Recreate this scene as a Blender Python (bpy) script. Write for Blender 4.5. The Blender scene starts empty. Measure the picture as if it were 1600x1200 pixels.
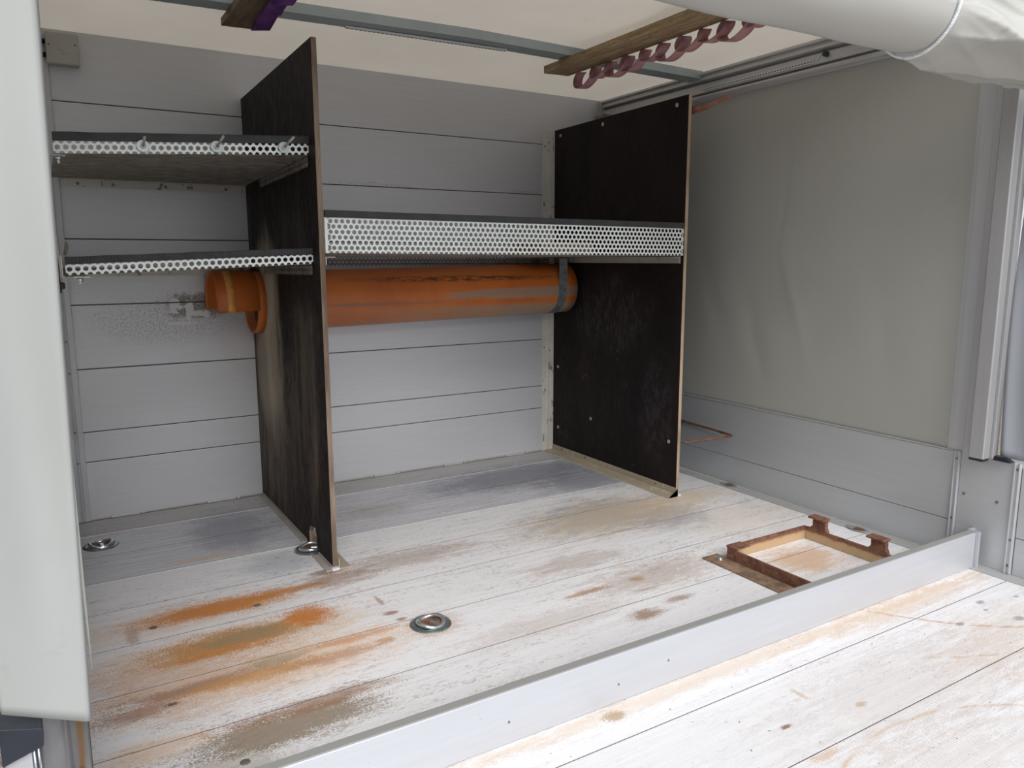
import bpy, bmesh, math, random
from mathutils import Vector, Matrix, noise
random.seed(7)
D = bpy.data
S = bpy.context.scene
COL = S.collection

# ------------------------------------------------------------------ camera, world, light, exposure
cd = D.cameras.new('camera'); cam = D.objects.new('camera', cd); COL.objects.link(cam)
cd.sensor_fit = 'HORIZONTAL'; cd.sensor_width = 36.0; cd.lens = 36.0 * 1191.524 / 1600.0
cd.clip_start = 0.02; cd.clip_end = 200
def _cam():
    y, p, r = math.radians(31.184), math.radians(9.256), math.radians(-0.127)
    fw = Vector((math.sin(y) * math.cos(p), math.cos(y) * math.cos(p), -math.sin(p)))
    rt = Vector((math.cos(y), -math.sin(y), 0)); up = rt.cross(fw)
    rt2 = rt * math.cos(r) + up * math.sin(r); up2 = -rt * math.sin(r) + up * math.cos(r)
    m = Matrix.Identity(4)
    for i in range(3):
        m[i][0] = rt2[i]; m[i][1] = up2[i]; m[i][2] = -fw[i]
    m[0][3], m[1][3], m[2][3] = 0.437, -3.265, 0.996
    return m
cam.matrix_world = _cam()
S.camera = cam

W = D.worlds.new('world'); S.world = W; W.use_nodes = True
wn = W.node_tree; wn.nodes.clear()
wo = wn.nodes.new('ShaderNodeOutputWorld'); wb = wn.nodes.new('ShaderNodeBackground')
wt = wn.nodes.new('ShaderNodeTexCoord'); ws = wn.nodes.new('ShaderNodeSeparateXYZ'); wr = wn.nodes.new('ShaderNodeValToRGB')
wn.links.new(wt.outputs['Generated'], ws.inputs[0]); wn.links.new(ws.outputs['Z'], wr.inputs[0])
wr.color_ramp.elements[0].position = 0.0; wr.color_ramp.elements[0].color = (0.80, 0.82, 0.86, 1)
wr.color_ramp.elements[1].position = 0.7; wr.color_ramp.elements[1].color = (0.93, 0.96, 1.0, 1)
wn.links.new(wr.outputs[0], wb.inputs[0]); wb.inputs[1].default_value = 0.80
wn.links.new(wb.outputs[0], wo.inputs[0])

sd = D.lights.new('sun', 'SUN'); sun = D.objects.new('sun', sd); COL.objects.link(sun)
sd.energy = 3.2; sd.angle = math.radians(50); sd.color = (1.0, 0.985, 0.965)
sun.rotation_euler = Vector((0.22, 1.0, -0.84)).to_track_quat('-Z', 'Y').to_euler()
sun.location = (-2, -6, 6)

S.view_settings.view_transform = 'Standard'; S.view_settings.look = 'None'
S.view_settings.gamma = 1.0; S.view_settings.use_curve_mapping = False
S.view_settings.exposure = 0.17

# ------------------------------------------------------------------ node helpers
class NB:
    def __init__(s, name):
        s.m = D.materials.new(name); s.m.use_nodes = True; s.t = s.m.node_tree; s.n = s.t.nodes; s.n.clear()
        s.out = s.n.new('ShaderNodeOutputMaterial')
        s.b = s.n.new('ShaderNodeBsdfPrincipled'); s.t.links.new(s.b.outputs[0], s.out.inputs[0])
        s.co = s.n.new('ShaderNodeTexCoord').outputs['Object']
    def link(s, a, b): s.t.links.new(a, b)
    def put(s, sock, v):
        if hasattr(v, 'links') or isinstance(v, bpy.types.NodeSocket): s.link(v, sock)
        elif isinstance(v, (tuple, list)) and len(v) == 3 and len(sock.default_value) == 4: sock.default_value = (*v, 1)
        else: sock.default_value = v
    def math(s, op, a, b=0.0, c=0.0, clamp=False):
        n = s.n.new('ShaderNodeMath'); n.operation = op; n.use_clamp = clamp
        s.put(n.inputs[0], a); s.put(n.inputs[1], b); s.put(n.inputs[2], c); return n.outputs[0]
    def vec(s, op, a, b=(0, 0, 0)):
        n = s.n.new('ShaderNodeVectorMath'); n.operation = op
        s.put(n.inputs[0], a); s.put(n.inputs[1], b)
        return n.outputs['Value'] if op in ('LENGTH', 'DISTANCE', 'DOT_PRODUCT') else n.outputs[0]
    def sep(s, v):
        n = s.n.new('ShaderNodeSeparateXYZ'); s.link(v, n.inputs[0]); return n.outputs
    def noise(s, scale, stretch=(1, 1, 1), detail=4, rough=0.55, dist=0.0, off=(0, 0, 0)):
        m = s.n.new('ShaderNodeMapping'); s.link(s.co, m.inputs[0]); m.inputs['Scale'].default_value = stretch; m.inputs['Location'].default_value = off
        n = s.n.new('ShaderNodeTexNoise'); s.link(m.outputs[0], n.inputs['Vector'])
        n.inputs['Scale'].default_value = scale; n.inputs['Detail'].default_value = detail
        n.inputs['Roughness'].default_value = rough; n.inputs['Distortion'].default_value = dist
        return n.outputs[0]
    def wave(s, scale, direction='X', dist=0.0, rot=(0, 0, 0), profile='SIN'):
        m = s.n.new('ShaderNodeMapping'); s.link(s.co, m.inputs[0]); m.inputs['Rotation'].default_value = rot
        n = s.n.new('ShaderNodeTexWave'); n.bands_direction = direction; n.wave_profile = profile; s.link(m.outputs[0], n.inputs['Vector'])
        n.inputs['Scale'].default_value = scale; n.inputs['Distortion'].default_value = dist
        return n.outputs['Fac']
    def ramp(s, f, lo, hi, a=0.0, b=1.0):
        n = s.n.new('ShaderNodeMapRange'); n.interpolation_type = 'SMOOTHSTEP'; s.put(n.inputs[0], f)
        n.inputs[1].default_value = lo; n.inputs[2].default_value = hi; n.inputs[3].default_value = a; n.inputs[4].default_value = b
        return n.outputs[0]
    def mix(s, f, a, b):
        n = s.n.new('ShaderNodeMix'); n.data_type = 'RGBA'; s.put(n.inputs[0], f)
        for k, v in ((6, a), (7, b)):
            if isinstance(v, (tuple, list)): n.inputs[k].default_value = (*v[:3], 1)
            else: s.link(v, n.inputs[k])
        return n.outputs[2]
    def bump(s, h, strength=0.3, dist=0.002, prev=None):
        n = s.n.new('ShaderNodeBump'); s.put(n.inputs['Height'], h); n.inputs['Strength'].default_value = strength; n.inputs['Distance'].default_value = dist
        if prev is not None: s.link(prev, n.inputs['Normal'])
        return n.outputs[0]
    def fin(s, color, rough=0.5, metal=0.0, normal=None, spec=0.5):
        s.put(s.b.inputs['Base Color'], color); s.put(s.b.inputs['Roughness'], rough); s.put(s.b.inputs['Metallic'], metal)
        s.b.inputs['Specular IOR Level'].default_value = spec
        if normal is not None: s.link(normal, s.b.inputs['Normal'])
        return s.m
    def blob(s, c, r, n_amt=0.5, nz=None, lo=1.0, hi=0.35):
        v = s.vec('SUBTRACT', s.co, c)
        v = s.vec('MULTIPLY', v, (1 / r[0] if r[0] else 0, 1 / r[1] if r[1] else 0, 1 / r[2] if r[2] else 0))
        d = s.vec('LENGTH', v)
        if nz is not None:
            d = s.math('ADD', d, s.math('MULTIPLY', s.math('SUBTRACT', nz, 0.5), n_amt))
        return s.ramp(d, hi, lo, 1.0, 0.0)

def simple(name, color, rough=0.5, metal=0.0, var=0.08, scale=12, stretch=(1, 1, 1), bumpv=0.0, spec=0.5):
    b = NB(name); n = b.noise(scale, stretch)
    c2 = tuple(max(0, x * (1 - var)) for x in color); c3 = tuple(min(1, x * (1 + var)) for x in color)
    col = b.mix(b.ramp(n, 0.3, 0.7), c2, c3)
    nm = b.bump(b.noise(scale * 6, stretch), bumpv, 0.001) if bumpv else None
    return b.fin(col, rough, metal, nm, spec)

M = {}
# aluminium boards of the trailer
def alu(name, color, dirt=None, stretch=(0.6, 14, 14), rough=0.42, metal=0.35):
    b = NB(name)
    lines = b.noise(6, stretch, 5)
    col = b.mix(b.ramp(lines, 0.3, 0.7), tuple(x * 0.975 for x in color), tuple(min(1, x * 1.02) for x in color))
    sp = b.noise(160, (1, 1, 1), 3, 0.6)
    reg = b.noise(3, (1, 1, 1), 2)
    m = b.math('MULTIPLY', b.ramp(sp, 0.70, 0.76), b.ramp(reg, 0.50, 0.62))
    col = b.mix(b.math('MULTIPLY', m, 0.5), col, (0.14, 0.13, 0.12))
    if dirt: col = dirt(b, col)
    return b.fin(col, rough, metal, b.bump(lines, 0.02, 0.0004))
def wall_dirt(b, col):
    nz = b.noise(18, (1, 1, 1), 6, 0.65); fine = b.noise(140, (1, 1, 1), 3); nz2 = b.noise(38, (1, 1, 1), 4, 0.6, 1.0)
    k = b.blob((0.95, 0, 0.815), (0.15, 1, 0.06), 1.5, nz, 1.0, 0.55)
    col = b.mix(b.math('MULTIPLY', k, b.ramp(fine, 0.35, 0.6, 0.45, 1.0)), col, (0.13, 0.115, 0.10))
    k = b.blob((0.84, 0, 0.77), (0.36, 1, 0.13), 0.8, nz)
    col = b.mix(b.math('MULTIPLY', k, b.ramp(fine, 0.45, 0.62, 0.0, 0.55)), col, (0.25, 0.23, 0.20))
    for c, r in (((0.865, 0, 0.82), (0.025, 1, 0.035)), ((0.915, 0, 0.80), (0.02, 1, 0.05)), ((0.96, 0, 0.785), (0.045, 1, 0.018)), ((0.90, 0, 0.75), (0.06, 1, 0.008))):
        k = b.blob(c, r, 2.6, nz2, 0.8, 0.7); col = b.mix(b.math('MULTIPLY', k, 0.9), col, (0.62, 0.62, 0.62))
    k = b.blob((1.12, 0, 0.66), (0.14, 1, 0.22), 0.6, nz); col = b.mix(b.math('MULTIPLY', k, 0.18), col, (0.40, 0.33, 0.24))
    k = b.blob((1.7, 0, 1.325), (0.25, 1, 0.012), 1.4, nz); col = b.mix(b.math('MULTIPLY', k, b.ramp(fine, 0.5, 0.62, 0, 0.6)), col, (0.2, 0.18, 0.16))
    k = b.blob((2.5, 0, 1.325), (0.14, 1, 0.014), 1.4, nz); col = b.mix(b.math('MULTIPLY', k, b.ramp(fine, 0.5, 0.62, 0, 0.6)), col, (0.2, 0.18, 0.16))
    k = b.blob((2.1, 0, 0.0), (3.0, 1, 0.014), 0.7, nz); col = b.mix(b.math('MULTIPLY', k, 0.55), col, (0.30, 0.24, 0.17))
    return col
M['wall'] = alu('grey_aluminium_planks', (0.57, 0.58, 0.61), wall_dirt)
M['board'] = alu('grey_aluminium_board', (0.47, 0.49, 0.51), stretch=(14, 0.6, 14))
M['profile'] = alu('aluminium_profile', (0.50, 0.51, 0.53), stretch=(14, 14, 0.6))
M['post'] = alu('dull_aluminium_post', (0.37, 0.37, 0.38), stretch=(14, 14, 0.6))
M['profile_y'] = alu('aluminium_profile_lengthwise', (0.50, 0.50, 0.50), stretch=(14, 0.6, 14))
M['barrier'] = alu('anodised_aluminium', (0.50, 0.515, 0.55), rough=0.4, metal=0.35)
M['barrier_top'] = alu('darker_aluminium_edge', (0.34, 0.34, 0.33), rough=0.5, metal=0.3)  # divider top strip, darker grey than the plank below it
M['bow'] = simple('roof_bow_steel', (0.36, 0.41, 0.43), 0.45, 0.3, 0.05)
M['gap'] = simple('dark_gap', (0.06, 0.055, 0.05), 0.9, 0, 0.1)
M['galv'] = None

# floor
def floor_mat():
    b = NB('dirty_aluminium_floor')
    xyz = b.sep(b.co)
    y = xyz['Y']
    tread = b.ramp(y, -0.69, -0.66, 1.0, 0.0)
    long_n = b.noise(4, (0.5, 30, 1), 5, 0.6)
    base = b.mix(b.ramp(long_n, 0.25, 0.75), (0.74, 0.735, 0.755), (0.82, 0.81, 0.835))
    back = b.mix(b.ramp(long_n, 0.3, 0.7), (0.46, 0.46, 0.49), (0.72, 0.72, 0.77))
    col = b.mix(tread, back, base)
    # brown strip against the back wall
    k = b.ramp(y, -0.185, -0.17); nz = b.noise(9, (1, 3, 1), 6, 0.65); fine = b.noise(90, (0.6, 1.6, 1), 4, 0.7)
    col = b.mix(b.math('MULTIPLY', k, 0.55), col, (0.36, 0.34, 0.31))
    big = b.noise(2.2, (0.5, 1.2, 1), 4)
    st = b.noise(26, (0.25, 1.6, 1), 6, 0.72)
    # general scuffed dirt, thin and broken
    k = b.math('MULTIPLY', b.math('MULTIPLY', b.ramp(st, 0.46, 0.60), b.ramp(fine, 0.47, 0.58)), b.ramp(big, 0.40, 0.62, 0.3, 1.0))
    col = b.mix(b.math('MULTIPLY', k, b.ramp(y, -2.03, -2.0, 0.28, 0.62)), col, (0.25, 0.16, 0.11))
    grain = b.noise(260, (0.7, 1.3, 1), 3, 0.75)
    mid = b.noise(48, (0.7, 1.6, 1), 5, 0.7, 0, (5, 2, 0))
    dither = b.math('ADD', b.math('MULTIPLY', b.math('SUBTRACT', grain, 0.5), 2.6), b.math('MULTIPLY', b.math('SUBTRACT', mid, 0.5), 0.9))
    def stain(c, r, color, amt, namt=1.0, lo=1.0, hi=0.3, mask=None, core=0):
        nonlocal col
        v = b.vec('MULTIPLY', b.vec('SUBTRACT', b.co, (c[0], c[1], 0)), (1 / r[0], 1 / r[1], 0))
        d = b.math('ADD', b.vec('LENGTH', v), b.math('MULTIPLY', b.math('SUBTRACT', nz if mask is None else mask, 0.5), namt * 1.2))
        d = b.math('ADD', d, dither)
        k = b.ramp(d, 0.62 if core else 0.50, 1.0 if core else 1.12, 1.0, 0.0)
        col = b.mix(b.math('MULTIPLY', k, amt), col, color)
    O = (0.56, 0.21, 0.045); T = (0.70, 0.44, 0.24); R = (0.30, 0.15, 0.085); G = (0.26, 0.20, 0.14)
    # tinted haloes first, then the saturated cores
    stain((0.70, -1.05), (0.36, 0.10), T, 0.40); stain((0.75, -1.28), (0.42, 0.12), T, 0.55); stain((0.82, -1.46), (0.44, 0.13), T, 0.55)
    stain((0.62, -1.40), (0.24, 0.20), (0.55, 0.30, 0.2), 0.35)
    stain((0.79, -1.042), (0.26, 0.064), O, 0.97, 0.7, 1.0, 0.35, None, 1)
    stain((0.98, -1.03), (0.17, 0.03), O, 0.7, 0.8)
    stain((0.79, -1.265), (0.26, 0.085), (0.50, 0.24, 0.07), 0.92, 0.8, 1.0, 0.35, None, 1); stain((0.83, -1.255), (0.15, 0.05), (0.34, 0.24, 0.13), 0.8, 0.8, 1.0, 0.3, None, 1)
    stain((0.99, -1.225), (0.085, 0.075), O, 0.95, 0.9, 1.0, 0.4, None, 1)
    stain((0.72, -1.31), (0.17, 0.022), O, 0.6, 0.9)
    stain((0.66, -1.455), (0.22, 0.028), R, 0.7, 1.2)
    stain((0.80, -1.475), (0.19, 0.035), (0.58, 0.29, 0.10), 0.75, 1.2); stain((0.86, -1.43), (0.10, 0.03), (0.36, 0.27, 0.16), 0.7, 1.2)
    stain((1.05, -1.42), (0.16, 0.022), (0.60, 0.27, 0.10), 0.7, 1.2)
    stain((0.98, -1.49), (0.15, 0.03), (0.45, 0.22, 0.10), 0.6, 1.3)
    stain((0.52, -1.50), (0.10, 0.035), R, 0.6, 1.1)
    stain((0.80, -1.72), (0.25, 0.07), G, 0.9, 1.0, 1.0, 0.3, None, 1)
    stain((0.87, -1.665), (0.22, 0.035), (0.30, 0.17, 0.10), 0.75, 1.2)
    stain((0.64, -1.80), (0.16, 0.06), G, 0.5, 1.2)
    stain((0.55, -1.66), (0.12, 0.05), T, 0.5, 1.2)
    stain((0.62, -1.30), (0.022, 0.022), (0.55, 0.33, 0.15), 0.8, 0.5)
    stain((1.20, -1.335), (0.025, 0.012), R, 0.85, 1.0); stain((1.20, -1.24), (0.008, 0.05), R, 0.6, 0.9); stain((1.21, -1.385), (0.018, 0.012), R, 0.8, 0.8)
    stain((1.13, -1.475), (0.035, 0.018), (0.5, 0.26, 0.1), 0.7, 0.9)
    stain((1.27, -1.46), (0.085, 0.07), (0.5, 0.26, 0.12), 0.55, 1.2)
    # bluish worn area between and in front of the boards
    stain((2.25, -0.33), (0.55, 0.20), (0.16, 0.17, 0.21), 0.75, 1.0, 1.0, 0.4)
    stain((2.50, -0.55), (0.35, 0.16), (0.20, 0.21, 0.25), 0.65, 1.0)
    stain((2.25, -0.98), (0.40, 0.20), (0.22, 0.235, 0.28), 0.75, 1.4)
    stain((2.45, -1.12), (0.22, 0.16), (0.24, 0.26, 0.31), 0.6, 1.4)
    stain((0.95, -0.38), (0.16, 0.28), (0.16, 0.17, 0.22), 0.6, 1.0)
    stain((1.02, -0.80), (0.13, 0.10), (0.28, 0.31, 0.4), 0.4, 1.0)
    stain((0.82, -0.62), (0.12, 0.03), (0.62, 0.42, 0.26), 0.5, 1.2)
    stain((1.50, -0.46), (0.16, 0.09), (0.30, 0.27, 0.24), 0.35, 1.2)
    tan = (0.66, 0.52, 0.36)
    sn = b.noise(14, (0.8, 3.2, 1), 6, 0.7, off=(3, 1, 0))
    stain((2.30, -1.00), (0.50, 0.20), tan, 0.6, 2.6, 0.9, 0.4, sn)
    stain((2.65, -0.98), (0.30, 0.09), tan, 0.5, 1.8, 0.9, 0.4, sn)
    stain((2.70, -1.30), (0.30, 0.16), tan, 0.35, 2.4, 0.9, 0.4, sn)
    stain((2.54, -1.69), (0.15, 0.12), (0.62, 0.36, 0.18), 0.7, 1.6, 1.0, 0.4)
    stain((2.03, -1.52), (0.28, 0.10), (0.34, 0.22, 0.14), 0.45, 2.4, 0.9, 0.3, sn)
    stain((1.86, -1.31), (0.22, 0.07), (0.34, 0.22, 0.14), 0.4, 2.4, 0.9, 0.3, sn)
    stain((1.55, -1.62), (0.30, 0.07), (0.40, 0.29, 0.22), 0.3, 2.2, 0.9, 0.3, sn)
    stain((1.40, -0.98), (0.30, 0.08), (0.34, 0.22, 0.14), 0.5, 2.2, 0.9, 0.3, sn)
    stain((1.15, -1.02), (0.14, 0.06), (0.30, 0.16, 0.09), 0.6, 2.2, 0.9, 0.3, sn)
    # in front of the divider
    stain((1.9, -2.045), (1.3, 0.030), (0.60, 0.45, 0.30), 0.5, 1.8, 1.0, 0.2, sn)
    stain((2.55, -2.07), (0.45, 0.05), (0.60, 0.43, 0.27), 0.5, 2.2, 1.0, 0.2, sn)
    stain((2.60, -2.35), (0.35, 0.16), (0.66, 0.52, 0.40), 0.35, 2.6, 0.9, 0.2, sn)
    stain((2.15, -2.33), (0.50, 0.16), (0.50, 0.40, 0.33), 0.25, 2.4, 0.9, 0.3, sn)
    stain((1.75, -2.55), (0.6, 0.15), (0.5, 0.40, 0.31), 0.25, 2.6, 0.9, 0.3, sn)
    stain((1.15, -0.95), (0.07, 0.03), (0.25, 0.14, 0.08), 0.7, 1.4)
    # long curved scratches
    def arc(c, r, w, color, amt, side):
        nonlocal col
        d = b.vec('DISTANCE', b.vec('MULTIPLY', b.co, (1, 1, 0)), (c[0], c[1], 0))
        d = b.math('ADD', d, b.math('MULTIPLY', nz, 0.02))
        k = b.ramp(b.math('ABSOLUTE', b.math('SUBTRACT', d, r + 0.01)), 0.0, w, 1.0, 0.0)
        k = b.math('MULTIPLY', k, b.ramp(st, 0.38, 0.55))
        k = b.math('MULTIPLY', k, b.blob((side[0], side[1], 0), (side[2], side[3], 0), 0.0, None, 1.0, 0.8))
        col = b.mix(b.math('MULTIPLY', k, amt), col, color)
    arc((3.1, -1.6), 0.85, 0.010, (0.50, 0.30, 0.18), 0.75, (2.45, -2.25, 0.30, 0.30))
    arc((1.9, -3.0), 0.60, 0.008, (0.60, 0.42, 0.28), 0.6, (2.0, -2.45, 0.35, 0.20))
    arc((2.9, -1.2), 1.25, 0.007, (0.55, 0.38, 0.25), 0.6, (2.5, -2.45, 0.35, 0.3))
    GR = (0.30, 0.30, 0.31)
    stain((2.704, -2.174), (0.020, 0.012), GR, 0.8, 0.5); stain((2.691, -2.285), (0.022, 0.012), GR, 0.8, 0.5); stain((2.665, -2.209), (0.010, 0.006), GR, 0.8, 0.5); stain((2.834, -2.208), (0.012, 0.006), GR, 0.8, 0.5)
    stain((2.516, -2.218), (0.018, 0.010), (0.35, 0.26, 0.18), 0.8, 0.6); stain((1.72, -2.283), (0.018, 0.007), (0.25, 0.12, 0.08), 0.9, 0.7)
    stain((1.935, -2.314), (0.020, 0.010), (0.5, 0.36, 0.25), 0.7, 0.9); stain((1.711, -2.389), (0.05, 0.012), (0.6, 0.42, 0.28), 0.6, 1.2); stain((1.428, -2.061), (0.03, 0.02), (0.42, 0.28, 0.16), 0.8, 1.0)
    stain((1.85, -2.216), (0.010, 0.03), (0.55, 0.38, 0.26), 0.6, 0.9)
    stain((1.816, -1.722), (0.07, 0.03), (0.30, 0.17, 0.09), 0.8, 1.4); stain((1.966, -1.692), (0.06, 0.02), (0.30, 0.17, 0.09), 0.7, 1.4); stain((1.766, -1.517), (0.09, 0.016), (0.40, 0.24, 0.14), 0.8, 1.2); stain((1.95, -1.52), (0.03, 0.02), (0.40, 0.27, 0.13), 0.8, 1.2)
    stain((0.554, -1.09), (0.02, 0.07), (0.42, 0.25, 0.15), 0.6, 0.9); stain((0.608, -1.077), (0.012, 0.007), (0.12, 0.07, 0.06), 0.9, 0.4); stain((0.884, -1.085), (0.010, 0.006), (0.12, 0.07, 0.06), 0.9, 0.4); stain((0.60, -1.50), (0.018, 0.008), (0.15, 0.07, 0.06), 0.9, 0.5)
    # small dark specks
    sp = b.noise(70, (1, 1.6, 1), 2, 0.5); k = b.ramp(sp, 0.715, 0.74)
    col = b.mix(b.math('MULTIPLY', k, 0.7), col, (0.10, 0.08, 0.08))
    # pitch marks on the tread
    w1 = b.wave(60, 'X', 0, (0, 0, math.radians(35))); w2 = b.wave(60, 'X', 0, (0, 0, math.radians(-35)))
    dia = b.math('MULTIPLY', b.math('MAXIMUM', w1, w2), tread)
    ln = b.wave(16, 'Y', 0.4)
    lb = b.math('MULTIPLY', ln, b.math('SUBTRACT', 1.0, tread))
    n1 = b.bump(dia, 0.35, 0.0012); n2 = b.bump(lb, 0.35, 0.002, n1)
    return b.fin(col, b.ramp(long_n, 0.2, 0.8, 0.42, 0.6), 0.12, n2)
M['floor'] = floor_mat()
M['seam'] = simple('floor_seam_dirt', (0.10, 0.08, 0.07), 0.9, 0, 0.2)
M['ridge'] = simple('worn_bright_ridge', (0.62, 0.62, 0.62), 0.35, 0.4, 0.05)

# film faced plywood
def ply_face(name, dirty):
    b = NB(name)
    n = b.noise(5, (1, 1, 0.35), 5); f = b.noise(60, (1, 1, 0.4), 4, 0.7); streak = b.noise(14, (1, 1, 0.12), 5, 0.7)
    col = b.mix(b.ramp(n, 0.3, 0.7), (0.009, 0.0065, 0.0065), (0.017, 0.011, 0.010))
    if dirty:
        nz = b.noise(9, (1, 1.0, 0.4), 6, 0.7)
        def k(c, r, color, a, na=1.2, ms=True):
            nonlocal col
            m = b.blob((0, c[0], c[1]), (0, r[0], r[1]), na, nz)
            if ms: m = b.math('MULTIPLY', m, b.ramp(streak, 0.40, 0.55, 0.25, 1.0))
            col = b.mix(b.math('MULTIPLY', m, a), col, color)
        k((-0.20, 0.52), (0.34, 0.66), (0.25, 0.20, 0.15), 0.85, 0.7)
        k((-0.27, 0.70), (0.20, 0.50), (0.52, 0.46, 0.37), 0.92, 0.8, False)
        k((-0.14, 0.55), (0.12, 0.28), (0.36, 0.30, 0.23), 0.95, 0.8, False); k((-0.40, 0.50), (0.10, 0.30), (0.26, 0.21, 0.16), 0.8, 1.2)
        k((-0.36, 0.62), (0.13, 0.26), (0.33, 0.27, 0.20), 0.8, 1.6)
        k((-0.53, 0.72), (0.20, 0.34), (0.010, 0.009, 0.010), 0.85, 1.3)
        k((-0.70, 0.55), (0.24, 0.45), (0.17, 0.13, 0.10), 0.55, 1.4)
        k((-0.45, 0.25), (0.45, 0.25), (0.10, 0.07, 0.055), 0.6)
        k((-0.62, 1.05), (0.30, 0.14), (0.06, 0.05, 0.05), 0.6)
        col = b.mix(b.math('MULTIPLY', b.ramp(streak, 0.56, 0.70), 0.35), col, (0.22, 0.16, 0.12))
    else:
        sc = b.noise(22, (1, 1, 1), 6, 0.8, 1.5)
        col = b.mix(b.math('MULTIPLY', b.ramp(sc, 0.64, 0.70), 0.6), col, (0.17, 0.13, 0.10))
        m = b.blob((0, -0.45, 0.75), (0, 0.4, 0.22), 1.2, b.noise(9, (1, 1, 1), 5))
        col = b.mix(b.math('MULTIPLY', m, b.ramp(f, 0.4, 0.65, 0, 0.35)), col, (0.10, 0.09, 0.10))
        m = b.blob((0, -0.80, 0.35), (0, 0.14, 0.30), 1.0, b.noise(14, (1, 1, 1), 5))
        col = b.mix(b.math('MULTIPLY', m, b.ramp(f, 0.45, 0.6, 0, 0.25)), col, (0.09, 0.09, 0.11))
    return b.fin(col, b.ramp(f, 0.3, 0.7, 0.5, 0.7), 0, b.bump(f, 0.06, 0.001), 0.16)
M['ply_dirty'] = ply_face('dirty_film_faced_plywood', True)
M['ply'] = ply_face('film_faced_plywood', False)
def ply_edge(name, a, c2, c3):
    b = NB(name)
    w = b.wave(70, 'X', 1.0); n = b.noise(30, (1, 1, 0.08), 5, 0.7)
    col = b.mix(b.ramp(n, 0.35, 0.65), a, c2); col = b.mix(b.math('MULTIPLY', b.ramp(w, 0.5, 0.8), 0.6), col, c3)
    dk = b.noise(8, (1, 1, 0.3), 4); col = b.mix(b.math('MULTIPLY', b.ramp(dk, 0.5, 0.65), 0.5), col, (0.06, 0.035, 0.03))
    return b.fin(col, 0.75, 0, b.bump(n, 0.4, 0.002))
M['edge_dark'] = ply_edge('weathered_plywood_edge', (0.16, 0.11, 0.075), (0.33, 0.25, 0.18), (0.08, 0.055, 0.04))
M['edge_light'] = ply_edge('pale_plywood_edge', (0.42, 0.31, 0.20), (0.52, 0.40, 0.28), (0.24, 0.15, 0.09))
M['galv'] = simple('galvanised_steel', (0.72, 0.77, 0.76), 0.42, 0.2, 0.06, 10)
M['galv_dark'] = simple('dark_galvanised_steel', (0.20, 0.18, 0.16), 0.6, 0.3, 0.3, 20)  # darker tone for shelf trays, side and back flanges and small fittings
M['zinc'] = simple('bright_zinc', (0.60, 0.66, 0.68), 0.22, 0.85, 0.1, 30)
M['zinc_dark'] = simple('zinc_recess', (0.28, 0.33, 0.33), 0.3, 0.8, 0.2, 30)
M['rubber'] = simple('black_rubber', (0.030, 0.030, 0.034), 0.65, 0, 0.2, 20)
M['plastic'] = simple('black_plastic', (0.012, 0.012, 0.016), 0.4, 0, 0.1)
M['dark_cap'] = simple('dark_grey_plastic', (0.020, 0.025, 0.036), 0.45, 0, 0.2)
def band_mat():
    b = NB('punched_steel_band')
    n = b.noise(30); col = b.mix(b.ramp(n, 0.3, 0.7), (0.14, 0.17, 0.19), (0.26, 0.29, 0.30))
    return b.fin(col, 0.45, 0.5)
M['band'] = band_mat()
def angle_mat(name, base, dk, amt):
    b = NB(name); n = b.noise(26, (1, 1, 0.5), 5, 0.75); n2 = b.noise(7)
    col = b.mix(b.ramp(n2, 0.3, 0.7), base, tuple(x * 0.86 for x in base))
    col = b.mix(b.math('MULTIPLY', b.ramp(n, 0.585, 0.62), amt), col, dk)
    return b.fin(col, 0.55, 0.1, b.bump(n, 0.15, 0.001))
M['angle_white'] = angle_mat('chipped_white_angle', (0.60, 0.58, 0.54), (0.10, 0.10, 0.10), 0.8)
M['angle_tan'] = angle_mat('dusty_tan_angle', (0.42, 0.36, 0.27), (0.62, 0.60, 0.55), 0.6)
M['angle_grey'] = angle_mat('dusty_grey_angle', (0.40, 0.37, 0.34), (0.16, 0.14, 0.12), 0.5)
def pipe_mat():
    b = NB('orange_drain_plastic')
    n = b.noise(7, (0.35, 4, 4), 6, 0.7); f = b.noise(40, (0.4, 2, 2), 5, 0.7); xyz = b.sep(b.co)
    col = b.mix(b.ramp(b.noise(5), 0.3, 0.7), (0.47, 0.115, 0.020), (0.56, 0.155, 0.028))
    low = b.ramp(xyz['Z'], -0.068, -0.035, 1.0, 0.0)
    grad = b.ramp(xyz['X'], -0.5, 0.6, 0.25, 1.0)
    k = b.math('MULTIPLY', b.math('MULTIPLY', low, b.ramp(n, 0.34, 0.42)), grad)
    col = b.mix(b.math('MULTIPLY', k, 0.92), col, (0.32, 0.25, 0.18))
    mid = b.blob((0.50, 0, 0.0), (0.60, 0, 0.030), 1.0, n, 1.0, 0.7); col = b.mix(b.math('MULTIPLY', b.math('MULTIPLY', mid, b.ramp(f, 0.30, 0.50, 0.5, 1.0)), 0.85), col, (0.30, 0.235, 0.17))
    mid = b.blob((-0.35, 0, -0.03), (0.45, 0, 0.010), 1.1, n); col = b.mix(b.math('MULTIPLY', mid, 0.8), col, (0.22, 0.12, 0.08))
    mid = b.blob((0.1, 0, 0.07), (0.7, 0, 0.018), 1.2, f); col = b.mix(b.math('MULTIPLY', mid, b.ramp(f, 0.42, 0.55)), col, (0.07, 0.035, 0.02))
    return b.fin(col, 0.4, 0, b.bump(n, 0.05, 0.001), 0.45)
M['pipe'] = pipe_mat()
M['pipe_in'] = simple('pipe_inside', (0.22, 0.07, 0.02), 0.6)
M['pipe_seal'] = simple('light_orange_collar', (0.72, 0.33, 0.08), 0.5, 0, 0.15, 40)
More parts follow.
